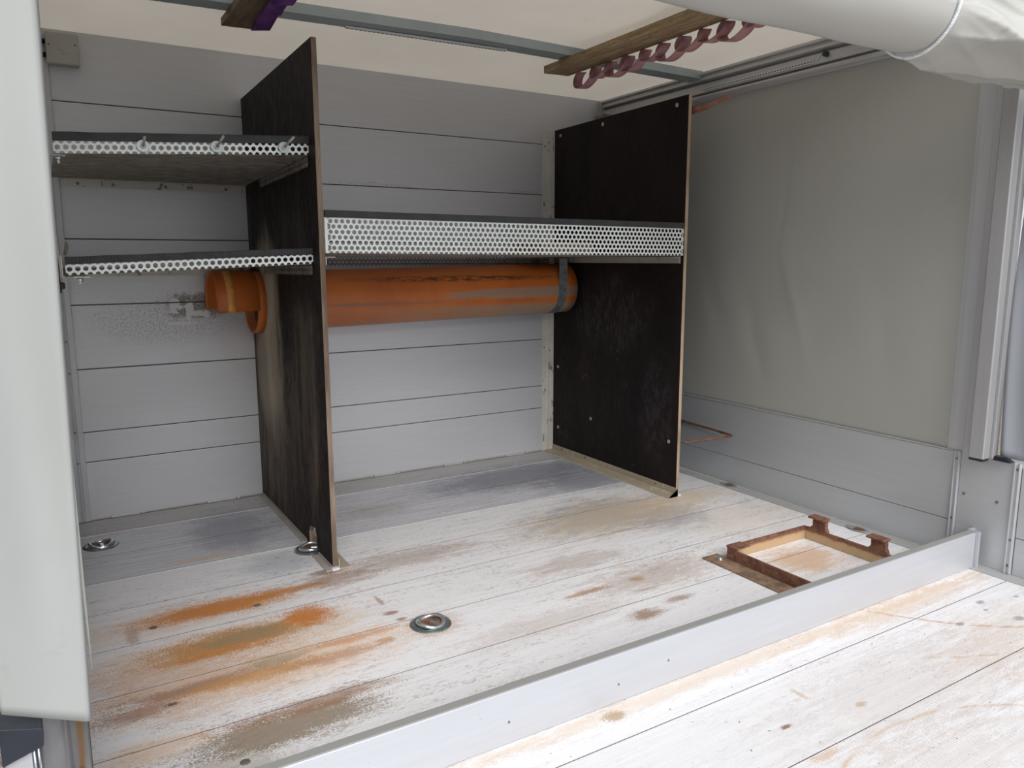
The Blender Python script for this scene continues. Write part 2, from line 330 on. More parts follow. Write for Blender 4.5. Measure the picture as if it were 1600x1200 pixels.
def rust_mat(name, tan):
    b = NB(name); n = b.noise(30, (1, 1, 1), 6, 0.75); n2 = b.noise(110, (1, 1, 1), 3); xyz = b.sep(b.co)
    col = b.mix(b.ramp(n, 0.35, 0.65), (0.10, 0.040, 0.026), (0.22, 0.105, 0.065))
    col = b.mix(b.ramp(n2, 0.5, 0.7, 0, 0.5), col, (0.32, 0.13, 0.055))
    if tan:
        h = b.math('ADD', xyz['Z'], b.math('MULTIPLY', n, 0.03))
        k = b.ramp(h, 0.040, 0.052, 1.0, 0.0)
        col = b.mix(k, col, (0.46, 0.32, 0.18))
    return b.fin(col, 0.85, 0.1, b.bump(n, 0.5, 0.003))
M['rust'] = rust_mat('rusty_steel', False); M['rust_tan'] = rust_mat('rusty_steel_with_tan_paint', True)
M['flat_rust'] = simple('dusty_rusty_flange', (0.20, 0.13, 0.085), 0.8, 0.1, 0.4, 25, (1, 1, 1), 0.3)
def wood_mat():
    b = NB('old_batten_wood'); n = b.noise(12, (6, 0.5, 6), 6, 0.7); f = b.noise(50, (4, 0.6, 4), 4)
    col = b.mix(b.ramp(n, 0.3, 0.7), (0.20, 0.135, 0.07), (0.42, 0.31, 0.18))
    col = b.mix(b.ramp(f, 0.5, 0.7, 0, 0.6), col, (0.10, 0.065, 0.035))
    return b.fin(col, 0.8, 0, b.bump(n, 0.4, 0.003))
M['wood'] = wood_mat()
def wood2():
    b = NB('dark_batten_wood'); n = b.noise(12, (6, 0.5, 6), 6, 0.7)
    col = b.mix(b.ramp(n, 0.3, 0.7), (0.11, 0.075, 0.05), (0.22, 0.16, 0.11))
    return b.fin(col, 0.8, 0, b.bump(n, 0.4, 0.003))
M['wood_dark'] = wood2()
def web_mat(name, a, c):
    b = NB(name); w = b.wave(180, 'Y', 1.0); n = b.noise(20)
    col = b.mix(b.ramp(n, 0.3, 0.7), a, c)
    return b.fin(col, 0.85, 0, b.bump(w, 0.4, 0.001), 0.2)
M['web'] = web_mat('faded_red_webbing', (0.34, 0.17, 0.185), (0.46, 0.26, 0.275))
M['web_purple'] = web_mat('purple_webbing', (0.075, 0.025, 0.12), (0.14, 0.05, 0.20))
M['web_brown'] = web_mat('brown_webbing', (0.26, 0.12, 0.085), (0.40, 0.20, 0.15))

def tarp_mat(name, color, trans, rough=0.5, dirt=0.25, crease=0.0):
    b = NB(name); n = b.noise(2.5, (1, 1, 1), 4); f = b.noise(9, (1, 0.5, 1), 6, 0.7)
    col = b.mix(b.ramp(n, 0.3, 0.7), tuple(x * 0.96 for x in color), color)
    sm = b.math('MULTIPLY', b.ramp(f, 0.62, 0.75), dirt)
    col = b.mix(sm, col, tuple(x * 0.6 for x in (color[0], color[1] * 0.92, color[2] * 0.8)))
    wv = b.noise(2.0, (1, 1, 1), 2); weave = b.noise(3, (1.2, 1.2, 0.6), 2)
    nm = b.bump(b.math('ADD', wv, weave), 0.12 + crease, 0.03)
    b.fin(col, rough, 0, nm, 0.4)
    if trans > 0:
        tr = b.n.new('ShaderNodeBsdfTranslucent'); b.put(tr.inputs[0], col)
        mx = b.n.new('ShaderNodeMixShader'); mx.inputs[0].default_value = trans
        b.link(b.b.outputs[0], mx.inputs[1]); b.link(tr.outputs[0], mx.inputs[2]); b.link(mx.outputs[0], b.out.inputs[0])
    return b.m
M['roof_tarp'] = tarp_mat('cream_roof_tarp', (0.80, 0.765, 0.715), 0.50, 0.5, 0.25)
M['side_tarp'] = tarp_mat('grey_green_side_tarp', (0.40, 0.40, 0.37), 0.08, 0.45, 0.06)
M['left_wall_tarp'] = tarp_mat('daylight_passing_side_tarp', (0.80, 0.80, 0.77), 0.60, 0.5, 0.1)  # made white and translucent so daylight through it brightens the left bay
M['left_tarp'] = tarp_mat('white_grey_tarp', (0.385, 0.40, 0.395), 0.08, 0.5, 0.25)
M['roll_tarp'] = tarp_mat('glossy_white_tarp', (0.62, 0.62, 0.595), 0.22, 0.26, 0.05)
M['bunch_tarp'] = tarp_mat('grey_bunched_tarp', (0.27, 0.285, 0.315), 0.06, 0.4, 0.15)
M['rope'] = simple('white_cord', (0.80, 0.83, 0.87), 0.6, 0, 0.12, 60)
M['box'] = simple('grey_plastic_box', (0.42, 0.41, 0.37), 0.5, 0, 0.04)
M['white'] = simple('white_plastic', (0.62, 0.64, 0.66), 0.4, 0, 0.05)
M['led_dot'] = simple('led_dot', (0.05, 0.05, 0.05), 0.5)
M['screw'] = simple('screw_steel', (0.42, 0.40, 0.36), 0.4, 0.6, 0.15)
M['dark_screw'] = simple('dark_rivet', (0.20, 0.17, 0.15), 0.5, 0.4, 0.2)
def rust_strip():
    b = NB('grey_profile_with_rust_streak'); xyz = b.sep(b.co); n = b.noise(20, (1, 1, 0.3), 5)
    d = b.math('ABSOLUTE', b.math('SUBTRACT', b.math('ADD', xyz['X'], b.math('MULTIPLY', b.math('SUBTRACT', n, 0.5), 0.016)), 0.4215))
    k = b.ramp(d, 0.0015, 0.0065, 1.0, 0.0)
    col = b.mix(b.ramp(n, 0.3, 0.7), (0.10, 0.10, 0.10), (0.19, 0.19, 0.20))
    col = b.mix(b.math('MULTIPLY', k, 0.9), col, (0.14, 0.068, 0.022))
    return b.fin(col, 0.5, 0.25)
M['rust_strip'] = rust_strip()
def ground_mat():
    b = NB('gravel'); n = b.noise(60, (1, 1, 1), 4, 0.7); n2 = b.noise(9)
    col = b.mix(b.ramp(n, 0.35, 0.65), (0.13, 0.10, 0.075), (0.42, 0.36, 0.29))
    col = b.mix(b.ramp(n2, 0.5, 0.7, 0, 0.4), col, (0.30, 0.30, 0.28))
    return b.fin(col, 0.95, 0, b.bump(n, 0.8, 0.02))
M['ground'] = ground_mat()

# ------------------------------------------------------------------ mesh helpers
class MB:
    def __init__(s): s.bm = bmesh.new(); s.mi = 0
    def _faces(s, vs, fs, smooth=False):
        V = [s.bm.verts.new(v) for v in vs]
        for f in fs:
            try:
                F = s.bm.faces.new([V[i] for i in f]); F.material_index = s.mi; F.smooth = smooth
            except ValueError: pass
        return V
    def box(s, x0, x1, y0, y1, z0, z1, m=None):
        vs = [(x, y, z) for z in (z0, z1) for y in (y0, y1) for x in (x0, x1)]
        if m is not None: vs = [m @ Vector(v) for v in vs]
        s._faces(vs, [(0, 2, 3, 1), (4, 5, 7, 6), (0, 1, 5, 4), (2, 6, 7, 3), (0, 4, 6, 2), (1, 3, 7, 5)]); return s
    def hexa(s, b, t):   # 4 bottom points and 4 top points
        s._faces(list(b) + list(t), [(3, 2, 1, 0), (4, 5, 6, 7), (0, 1, 5, 4), (1, 2, 6, 5), (2, 3, 7, 6), (3, 0, 4, 7)]); return s
    def prism(s, poly, axis, a, b):  # poly in the two other axes, extruded along axis
        def P(p, v):
            return {0: (v, p[0], p[1]), 1: (p[0], v, p[1]), 2: (p[0], p[1], v)}[axis]
        n = len(poly); vs = [P(p, a) for p in poly] + [P(p, b) for p in poly]
        s._faces(vs, [tuple(range(n)), tuple(range(2 * n - 1, n - 1, -1))] + [(i, i + n, (i + 1) % n + n, (i + 1) % n) for i in range(n)]); return s
    def tube(s, pts, r, n=10, closed=False, flat=None):
        pts = [Vector(p) for p in pts]; rings = []
        up = Vector((0, 0, 1)); prev = None
        for i, p in enumerate(pts):
            if closed: t = pts[(i + 1) % len(pts)] - pts[i - 1]
            else: t = pts[min(i + 1, len(pts) - 1)] - pts[max(i - 1, 0)]
            t.normalize()
            if prev is None:
                a = t.cross(up)
                if a.length < 0.05: a = t.cross(Vector((1, 0, 0)))
            else: a = prev - t * prev.dot(t)
            a.normalize(); prev = a; b = t.cross(a)
            rr = r[i] if isinstance(r, (list, tuple)) else r
            ring = []
            for k in range(n):
                ang = 2 * math.pi * k / n
                ring.append(s.bm.verts.new(p + (a * math.cos(ang) + b * math.sin(ang)) * rr))
            rings.append(ring)
        m = len(rings)
        for i in range(m if closed else m - 1):
            A, B = rings[i], rings[(i + 1) % m]
            for k in range(n):
                F = s.bm.faces.new((A[k], A[(k + 1) % n], B[(k + 1) % n], B[k])); F.smooth = True; F.material_index = s.mi
        if not closed:
            for ring in (rings[0], rings[-1]):
                F = s.bm.faces.new(ring); F.material_index = s.mi
        return s
    def cyl(s, c, axis, r, h, n=16, r2=None):
        c = Vector(c); ax = Vector(axis).normalized()
        return s.tube([c, c + ax * h], [r, r if r2 is None else r2], n)
    def lathe(s, prof, c=(0, 0, 0), n=32):   # profile of (r, z) about z
        c = Vector(c); rings = []
        for r, z in prof:
            rings.append([s.bm.verts.new(c + Vector((r * math.cos(2 * math.pi * k / n), r * math.sin(2 * math.pi * k / n), z))) for k in range(n)])
        for A, B in zip(rings, rings[1:]):
            for k in range(n):
                F = s.bm.faces.new((A[k], A[(k + 1) % n], B[(k + 1) % n], B[k])); F.smooth = True; F.material_index = s.mi
        return s
    def grid(s, fn, nu, nv, thick=None, smooth=True):
        V = [[s.bm.verts.new(fn(i / nu, j / nv)) for j in range(nv + 1)] for i in range(nu + 1)]
        for i in range(nu):
            for j in range(nv):
                F = s.bm.faces.new((V[i][j], V[i + 1][j], V[i + 1][j + 1], V[i][j + 1])); F.smooth = smooth; F.material_index = s.mi
        return s
    def build(s, name, mats, parent=None, bevel=0.0, solid=0.0, recalc=True, seg=2, off=0.0):
        if recalc: bmesh.ops.recalc_face_normals(s.bm, faces=s.bm.faces)
        me = D.meshes.new(name); s.bm.to_mesh(me); s.bm.free()
        if not isinstance(mats, (list, tuple)): mats = [mats]
        for m in mats: me.materials.append(M[m] if isinstance(m, str) else m)
        o = D.objects.new(name, me); COL.objects.link(o)
        if parent is not None:
            o.parent = parent; o.matrix_parent_inverse = Matrix.Translation(parent.location).inverted() if parent.rotation_euler.to_quaternion().angle < 1e-6 else parent.matrix_basis.inverted()
        if solid:
            md = o.modifiers.new('solid', 'SOLIDIFY'); md.thickness = solid; md.offset = off
        if bevel:
            md = o.modifiers.new('bevel', 'BEVEL'); md.width = bevel; md.segments = seg; md.limit_method = 'ANGLE'; md.angle_limit = math.radians(40)
        return o

def thing(name, label, cat, loc, group=None):
    o = D.objects.new(name, None); COL.objects.link(o); o.empty_display_size = 0.05
    o.location = loc; o['label'] = label; o['category'] = cat
    if group: o['group'] = group
    return o
def tag(o, label, cat, group=None, kind=None):
    o['label'] = label; o['category'] = cat
    if group: o['group'] = group
    if kind: o['kind'] = kind
    return o
def struct(name, mb, mats, label=None, **k):
    o = mb.build(name, mats, **k); o['kind'] = 'structure'
    if label: o['label'] = label
    return o
def shift_local(o, org):
    """give a mesh its own origin (materials read object coordinates)"""
    o.data.transform(Matrix.Translation(-Vector(org)))
    o.matrix_basis = Matrix.Translation(org) @ o.matrix_basis
    return o

XL, XR = 0.455, 2.984
# ------------------------------------------------------------------ setting
mb = MB()
seams = [0.045, -0.178, -0.425, -0.667, -0.910, -1.153, -1.400, -1.646, -1.890, -2.136, -2.376, -2.62, -2.86, -3.10, -3.34]
for a, b in zip(seams, seams[1:]):
    mb.box(0.435, 2.928, b + 0.0011, a - 0.0011, -0.02, 0.0)
mb.bm.normal_update()
for f in mb.bm.faces:
    if f.normal.z < 0.5 and f.normal.z > -0.5: f.material_index = 3
mb.mi = 3; mb.box(0.43, 2.986, -3.34, 0.045, -0.05, -0.004)
mb.mi = 1
for y in (-0.188, -0.674): mb.box(0.436, 2.92, y - 0.0014, y + 0.0014, -0.002, 0.0016)
mb.mi = 2
mb.box(2.9295, 2.984, -3.34, 0.0, -0.02, 0.003)
flo = struct('floor', mb, ['floor', 'ridge', 'profile_y', 'seam'])

for x, y in ((0.697, -1.796), (0.884, -1.085), (0.608, -1.077), (2.10, -2.95)):
    o = MB().lathe([(0.0, 0.0022), (0.006, 0.0024), (0.0095, 0.0012), (0.0105, 0.0002)], (x, y, 0), 18).build('rivet', 'dark_screw'); o.parent = flo

# back wall: planks with real gaps on a backing sheet
mb = MB()
zs = [0.0, 0.233, 0.350, 0.592, 0.833, 1.075, 1.315, 1.558, 1.800]
for a, b in zip(zs, zs[1:]): mb.box(XL - 0.02, 2.99, 0.0, 0.022, a + 0.0016, b - 0.0016)
mb.mi = 1; mb.box(XL - 0.02, 2.99, 0.008, 0.03, 0.0, 1.8)
wb_ = struct('wall_back', mb, ['wall', 'gap'], bevel=0.0015)

# weld beads / clip plates along the foot of the back wall
for x0, x1 in ((0.572, 0.693), (0.927, 1.057), (1.658, 1.783), (2.017, 2.137), (2.37, 2.50)):
    m_ = MB(); m_.box(x0 + 0.012, x1 - 0.012, -0.005, 0.0, 0.001, 0.009)
    for x in (x0, x1 - 0.012): m_.cyl((x + 0.006, -0.004, 0.006), (1, 0, 0), 0.006, 0.010, 8)
    o = m_.build('hinge', 'profile', bevel=0.001)
    o.parent = wb_

# right side wall: tarpaulin above aluminium side boards
mb = MB()
def side_fn(u, v):
    y = 0.01 - u * 1.93; z = 0.36 + v * 1.40
    n = noise.noise(Vector((y * 1.3, z * 0.8, 3.1))) * 0.007 + 0.5 * noise.noise(Vector((y * 4 + z * 1.6, z * 1.5, 8.0))) * 0.005
    cr = 0
    for (y0, z0, sl, w, a) in ((-1.22, 0.85, 0.35, 0.03, -0.006), (-1.05, 0.62, 0.30, 0.04, 0.006), (-1.15, 1.25, -0.10, 0.012, 0.005), (-1.62, 0.75, 0.2, 0.05, 0.005), (-0.8, 0.8, 0.4, 0.04, 0.005)):
        dd = (y - y0) - sl * (z - z0); cr += 0.5 * a * math.exp(-(dd / w) ** 2) * math.exp(-((z - z0) / 0.22) ** 2)
    e = min(1, 6 * v, 6 * (1 - v), 8 * u, 12 * (1 - u))
    return (2.990 + (n + cr) * e, y, z)
mb.grid(side_fn, 110, 70)
struct('wall_right', mb, 'side_tarp', solid=0.002, recalc=False)

sb = thing('side_board', 'long low grey aluminium side board under the grey-green tarp wall', 'side board', (2.984, -0.95, 0))
o = MB().box(2.984, 3.01, -1.912, -0.003, 0.004, 0.1245).build('lower_plank', 'board', sb, bevel=0.002)
o = MB().box(2.984, 3.01, -1.912, -0.003, 0.1262, 0.362).build('upper_plank', 'board', sb, bevel=0.002)
m_ = MB().box(2.981, 3.012, -1.9115, -0.003, 0.3625, 0.367); m_.build('top_edge', 'profile_y', sb, bevel=0.002)
m_ = MB()
for y in (-0.35, -0.9, -1.5): m_.box(2.9835, 2.985, y - 0.006, y + 0.006, 0.12, 0.13)

pp = thing('corner_board', 'flat aluminium corner board below the right post, with two screws', 'board', (2.984, -2.02, 0))
MB().box(2.984, 3.01, -2.098, -1.934, 0.004, 0.366).build('plate', 'board', pp, bevel=0.002)
for i, (ya, yb) in enumerate(((-1.9335, -1.9125), (-2.120, -2.0985))):
    m_ = MB()
    pr_ = [(2.984, ya), (2.976, ya + 0.002), (2.976, ya + 0.006), (2.981, ya + 0.008), (2.981, yb - 0.008), (2.976, yb - 0.006), (2.976, yb - 0.002), (2.984, yb), (3.01, yb), (3.01, ya)]
    a_ = m_.prism(pr_, 2, 0.004, 0.366).build('hinge_profile', 'profile', pp, bevel=0.0008)
    for z in ((0.34, 0.135) if i == 0 else (0.345, 0.115, 0.03)):
        MB().cyl((2.982, (ya + yb) / 2, z), (-1, 0, 0), 0.005, 0.004, 12, 0.003).build('rivet', 'dark_screw', a_)
for y, z in ((-1.954, 0.227), (-2.058, 0.225)):
    MB().cyl((2.985, y, z), (-1, 0, 0), 0.0055, 0.004, 12, 0.004).build('screw', 'dark_screw', pp)
fb = thing('side_board', 'short aluminium side board at the right edge, nearer than the corner panel', 'side board', (2.984, -2.7, 0))
MB().box(2.984, 3.01, -3.34, -2.122, 0.004, 0.1245).build('lower_plank', 'board', fb, bevel=0.002)
MB().box(2.984, 3.01, -3.34, -2.122, 0.1262, 0.352).build('upper_plank', 'board', fb, bevel=0.002)

# left side wall (tarp over side boards), seen edge-on
mb = MB()
mb.grid(lambda u, v: (0.4465 + 0.002 * noise.noise(Vector((u * 4, v * 3, 1))), 0.01 - u * 1.98, 0.36 + v * 1.44), 40, 20)
mb.mi = 1; mb.box(0.425, 0.4345, -1.99, 0.0, -0.03, 0.36)
struct('wall_left', mb, ['left_wall_tarp', 'gap'], solid=0.002)

# corner profiles on the back wall
mb = MB()
mb.prism([(0.448, 0.0), (0.448, -0.010), (0.474, -0.010), (0.4755, -0.006), (0.479, -0.006), (0.4805, -0.010), (0.4835, -0.010), (0.485, -0.007), (0.488, -0.007), (0.489, -0.010), (0.507, -0.010), (0.508, 0.0)], 2, 0.003, 1.792)
t1 = struct('trim_1', mb, 'profile', bevel=0.0006, label='ribbed aluminium corner profile at the left end of the back wall')
for z in (0.70, 0.58, 0.355, 0.235):
    o = MB().cyl((0.4815, -0.010, z), (0, -1, 0), 0.004, 0.004, 10, 0.003).build('rivet', 'dark_screw'); o.parent = t1
mb = MB()
mb.prism([(2.925, 0.0), (2.925, -0.008), (2.931, -0.008), (2.932, -0.004), (2.936, -0.004), (2.937, -0.012), (2.984, -0.012), (2.984, 0.0)], 2, 0.003, 1.79)
struct('trim_2', mb, 'profile', bevel=0.0006, label='aluminium corner profile at the right end of the back wall')

# right post: channel profile, sliding box post
mb = MB()
mb.prism([(2.9865, -1.884), (2.986, -1.90), (2.989, -1.935), (2.988, -1.948), (3.01, -1.948), (3.01, -1.884)], 2, 0.364, 1.75)
mb.prism([(2.962, -1.950), (2.962, -1.988), (3.01, -1.988), (3.01, -1.950)], 2, 0.368, 1.75)
tr3 = struct('trim_3', mb, 'profile', bevel=0.001, label='aluminium channel between the tarp wall and the corner post')
po = thing('corner_post', 'tall pale aluminium corner post at the right, ending above the side board', 'post', (2.93, -2.02, 0.366))
MB().box(2.915, 2.953, -2.037, -1.990, 0.369, 1.75).build('post_tube', 'post', po, bevel=0.004, seg=3)
MB().box(2.9535, 2.983, -2.046, -1.990, 0.369, 1.75).build('back_flange', 'post', po, bevel=0.002)
MB().box(2.917, 2.951, -2.035, -1.992, 0.362, 0.369).build('end_cap', 'plastic', po)
rs = MB()
for i in range(4): rs.box(2.955 + i * 0.002, 2.985, -2.098 + i * 0.006, -2.045, 0.366 + i * 0.0035, 0.3685 + i * 0.0035)
tag(rs.build('rubber_seal', 'dark_cap', bevel=0.0005), 'black ribbed rubber seal beside the foot of the right corner post', 'seal')

# bunched tarp right of the post
mb = MB()
def bunch(u, v):
    z = 0.372 + v * 1.09; y = -2.050 - u * 0.105
    x = 2.990 - 0.018 * math.sin(u * 6.5 + 0.9 * math.sin(v * 4)) - 0.005 * math.sin(u * 13 + v * 5)
    z -= 0.0
    if u < 0.55: z += 0.02 * (0.55 - u) * (1 - v)
    return (x, y, z)
mb.grid(bunch, 60, 40)
tag(mb.build('bunched_tarp', 'bunch_tarp', solid=0.002, recalc=False), 'grey folded tarp hanging in vertical pleats beside the right corner post', 'tarp')

# roof
def roof_z(x):
    t = (x - 0.45) / 2.53
    rid = 0.55
    return 1.797 + 0.030 * (t / rid if t < rid else (1 - t) / (1 - rid)) + (0.012 if t > rid else 0) * 0
def bow_bot(x):
    t = (x - 0.45) / 2.53
    return (1.757 + (1.784 - 1.757) * min(1, t / 0.55)) if t < 0.55 else 1.784 - (t - 0.55) / 0.45 * 0.012
mb = MB()
def roof_fn(u, v):
    x = 0.44 + u * 2.55; y = 0.02 - v * 2.07
    base = bow_bot(x) + 0.034
    yb = min(abs(y + 0.66), abs(y + 1.42), 1)
    k = min(1.0, yb / 0.34)
    if y > -0.66:
        f = max(0, min(1, -y / 0.64)); base = 1.800 * (1 - f) + base * f
        k = 0
    sag = -0.012 * (k * k) * math.sin(math.pi * u) + 0.004 * noise.noise(Vector((x * 2, y * 2, 4)))
    return (x, y, base + sag * min(1, 12 * v))
mb.grid(roof_fn, 70, 80)
struct('ceiling', mb, 'roof_tarp', solid=0.0015, recalc=False)
def bow(y0, y1, label):
    m_ = MB(); pts = [0.458, 1.0, 1.5, 1.70, 1.76, 1.82, 1.88, 2.3, 2.7, 2.965]
    for a, b in zip(pts, pts[1:]):
        A, B = bow_bot(a), bow_bot(b)
        m_.hexa([(a, y0, A), (b, y0, B), (b, y1, B), (a, y1, A)], [(a, y0, A + 0.032), (b, y0, B + 0.032), (b, y1, B + 0.032), (a, y1, A + 0.032)])
    bmesh.ops.remove_doubles(m_.bm, verts=m_.bm.verts, dist=1e-5)
    r = m_.build('roof_bow', 'bow', recalc=True)
    return tag(r, label, 'roof bow', 'roof bows under the cream roof tarp')
bow(-0.705, -0.625, 'grey steel roof bow crossing the whole ceiling, the one nearer the back wall')
bow(-1.475, -1.395, 'grey steel roof bow at the top, nearer bow, partly behind the rolled tarp')

# side roof rails
def rail(x, sgn):
    P = [(0.0, 1.796), (0.040, 1.796), (0.040, 1.786), (0.026, 1.784), (0.026, 1.774), (0.036, 1.772), (0.036, 1.762), (0.004, 1.758), (0.004, 1.750), (0.024, 1.748),
         (0.024, 1.712), (0.004, 1.709), (0.004, 1.703), (0.030, 1.701), (0.034, 1.693), (0.028, 1.686), (0.006, 1.684), (0.0, 1.680), (-0.004, 1.68), (-0.004, 1.796)]
    return MB().prism([(x - sgn * a, z) for a, z in P], 1, -2.06, -0.014)
tag(rail(2.984, 1).build('roof_rail', 'profile_y', bevel=0.0012), 'stepped aluminium roof rail along the top of the grey-green tarp wall', 'rail')
tag(MB().box(0.4575, 0.468, -2.0, -0.014, 1.70, 1.79).build('roof_rail', 'profile_y', bevel=0.0012), 'aluminium roof rail above the left side of the compartment', 'rail')
br = MB(); br.box(2.9, 2.968, -0.10, -0.014, 1.688, 1.715)
for i in range(4): br.cyl((2.91 + 0.014 * i, -0.101, 1.700), (0, -1, 0), 0.0045, 0.005, 8)
tag(br.build('rail_bracket', 'galv_dark', bevel=0.001), 'small dark bolted bracket in the top right back corner', 'bracket')

# ------------------------------------------------------------------ left tarp in the foreground
mb = MB()
def ltarp(u, v):
    z = 0.338 + v * 1.22
    xr = 0.4385 + (0.4575 - 0.4385) * (z - 0.348) / (1.314 - 0.348)
    x = 0.300 + u * (xr - 0.300)
    wv = min(1, v * 5)
    y = -2.085 - wv * (0.010 * math.sin(u * 6 + v * 2.0) + 0.005 * math.sin(v * 9 + u * 3))
    z += 0.062 * (1 - u) * max(0, 1 - v * 4)
    if u < 0.25 and v < 0.3: x += 0.045 * (0.25 - u) * 4 * (0.3 - v) * 3.3 * 0.9
    if u > 0.97: y += (u - 0.97) / 0.03 * 0.006
    return (x, y, z)
mb.grid(ltarp, 40, 70)
lt = mb.build('hanging_tarp', 'left_tarp', solid=0.003, recalc=False)
tag(lt, 'pale grey tarp curtain hanging down the left edge', 'tarp')

# left front post foot with black cap
lf = thing('short_post', 'short aluminium post with dark plastic cap in the bottom left corner', 'post', (0.355, -2.07, -0.03))
MB().box(0.3315, 0.364, -2.085, -2.045, -0.03, 0.318).build('post_tube', 'barrier', lf, bevel=0.003)
m_ = MB(); m_.hexa([(0.329, -2.092, 0.309), (0.379, -2.092, 0.325), (0.379, -2.04, 0.325), (0.329, -2.04, 0.309)], [(0.329, -2.092, 0.366), (0.379, -2.092, 0.352), (0.379, -2.04, 0.352), (0.329, -2.04, 0.366)])
m_.build('end_cap', 'dark_cap', lf, bevel=0.001)
m_ = MB(); m_.tube([(0.3665, -2.086, 0.32), (0.3665, -2.083, 0.27), (0.370, -2.08, 0.05)], 0.0016, 8); m_.tube([(0.3715, -2.086, 0.326), (0.3725, -2.083, 0.28), (0.378, -2.08, 0.05)], 0.0016, 8)
m_.build('edge_bead', 'zinc', lf)
m_ = MB(); m_.prism([(0.364, -2.06), (0.376, -2.064), (0.390, -2.058), (0.400, -2.052), (0.406, -2.054), (0.412, -2.046), (0.433, -2.044), (0.4345, -2.0), (0.364, -2.0)], 2, -0.03, 0.352)
m_.build('side_profile', 'rust_strip', lf, bevel=0.001)
m_ = MB(); m_.tube([(0.421, -2.047, 0.245), (0.421, -2.055, 0.238), (0.4225, -2.058, 0.21), (0.421, -2.05, 0.17)], 0.0032, 8); m_.build('latch_pin', 'screw', lf)

struct('ground', MB().box(-14, 14, -14, 14, -0.82, -0.75), 'ground', label='brown gravel ground outside')

# ------------------------------------------------------------------ divider plank
dv = thing('divider_plank', 'long low aluminium divider standing across the whole floor', 'divider', (1.7, -2.01, 0))
MB().box(0.437, 2.948, -2.0225, -1.9955, 0.0005, 0.1185).build('plank', 'barrier', dv, bevel=0.003, seg=3)
MB().box(0.437, 2.952, -2.0195, -1.9975, 0.1187, 0.1205).build('top_strip', 'barrier_top', dv, bevel=0.0006)
MB().prism([(2.949, -2.034), (2.955, -2.034), (2.955, -2.002), (2.983, -2.002), (2.983, -1.994), (2.949, -1.994)], 2, 0.0, 0.123).build('end_bracket', 'barrier', dv, bevel=0.001)
for x, z in ((1.18, 0.05), (1.47, 0.045), (1.62, 0.06)):
    MB().cyl((x, -2.022, z), (0, -1, 0), 0.0028, 0.0015, 8).build('rivet', 'dark_screw', dv)

# ------------------------------------------------------------------ plywood partitions
def partition(label, x, d, zb, zf, face, edge, notch):
    r = thing('plywood_partition', label, 'partition', (x, d / 2, 0))
    m_ = MB(); poly = [(-0.003, 0.008), (-0.003, zb), (d, zf), (d, 0.008)]
    if notch:
        a, b, h = notch; poly += [(a, 0.008), (a, h * 0.75), (a + 0.012, h), (b - 0.015, h * 0.9), (b, h * 0.6), (b, 0.008)]
    m_.prism(poly, 0, x, x + 0.0165)
    m_.bm.normal_update()
    for f in m_.bm.faces:
        n = f.normal
        if abs(n.x) < 0.5: f.material_index = 1
    o = m_.build('board', [face, edge], r, bevel=0.0012); return r, o
p1, p1b = partition('dark plywood board with a muddy face, left of the two upright partitions', 1.157, -0.945, 1.627, 1.640, 'ply_dirty', 'edge_dark', (-0.775, -0.690, 0.085))
MB().box(1.132, 1.1565, -0.955, -0.80, 0.0, 0.004).box(1.1535, 1.1565, -0.955, -0.80, 0.004, 0.012).build('foot_angle', 'angle_grey', p1)
MB().box(1.140, 1.1565, -0.655, -0.01, 0.0, 0.004).box(1.1535, 1.1565, -0.655, -0.01, 0.004, 0.014).build('foot_angle', 'angle_grey', p1)
MB().box(1.174, 1.215, -0.955, -0.005, 0.0, 0.004).box(1.174, 1.177, -0.955, -0.005, 0.004, 0.036).build('foot_angle', 'angle_tan', p1)
MB().box(1.150, 1.176, -0.962, -0.940, 0.0, 0.0085).build('sealant', 'white', p1, bevel=0.002)
p2, p2b = partition('dark plywood board with pale edge, right of the two upright partitions', 2.659, -0.942, 1.627, 1.637, 'ply', 'edge_light', None)
m_ = MB().prism([(2.655, 0.0), (2.655, 0.034), (2.6585, 0.034), (2.6585, 0.002), (2.6, 0.0)], 1, -0.958, -0.004)
m_.prism([(2.597, 0.0), (2.600, 0.004), (2.654, 0.010), (2.655, 0.0)], 1, -0.958, -0.004)
fa = m_.build('foot_angle', 'angle_tan', p2, bevel=0.0006); fa['label'] = 'dusty tan foot angle'
for y in (-0.30, -0.82, -0.10): MB().cyl((2.656, y, 0.024), (-1, 0, 0), 0.005, 0.004, 10).build('screw', 'dark_screw', fa)
m_ = MB().box(2.593, 2.632, -0.004, -0.0005, 0.004, 1.623).box(2.629, 2.6585, -0.012, -0.0005, 0.004, 1.623)
wa = m_.build('wall_angle', 'angle_white', p2, bevel=0.0008); wa['label'] = 'chipped white wall angle'
for z in (0.06, 0.55, 1.2, 1.55): MB().cyl((2.604, -0.004, z), (0, -1, 0), 0.0045, 0.002, 10).build('screw', 'dark_screw', wa)
for y, z in ((-0.06, 1.597), (-0.395, 1.602), (-0.876, 1.606), (-0.053, 0.451), (-0.337, 0.228), (-0.058, 0.134), (-0.889, 0.226)):
    sc = MB(); sc.cyl((2.6595, y, z), (-1, 0, 0), 0.0085, 0.002, 14); sc.cyl((2.6575, y, z), (-1, 0, 0), 0.005, 0.002, 10, 0.003)
    sc.build('screw', 'screw', p2)
MB().box(2.655, 2.677, -0.955, -0.935, 0.0, 0.008).build('sealant', 'white', p2, bevel=0.002)

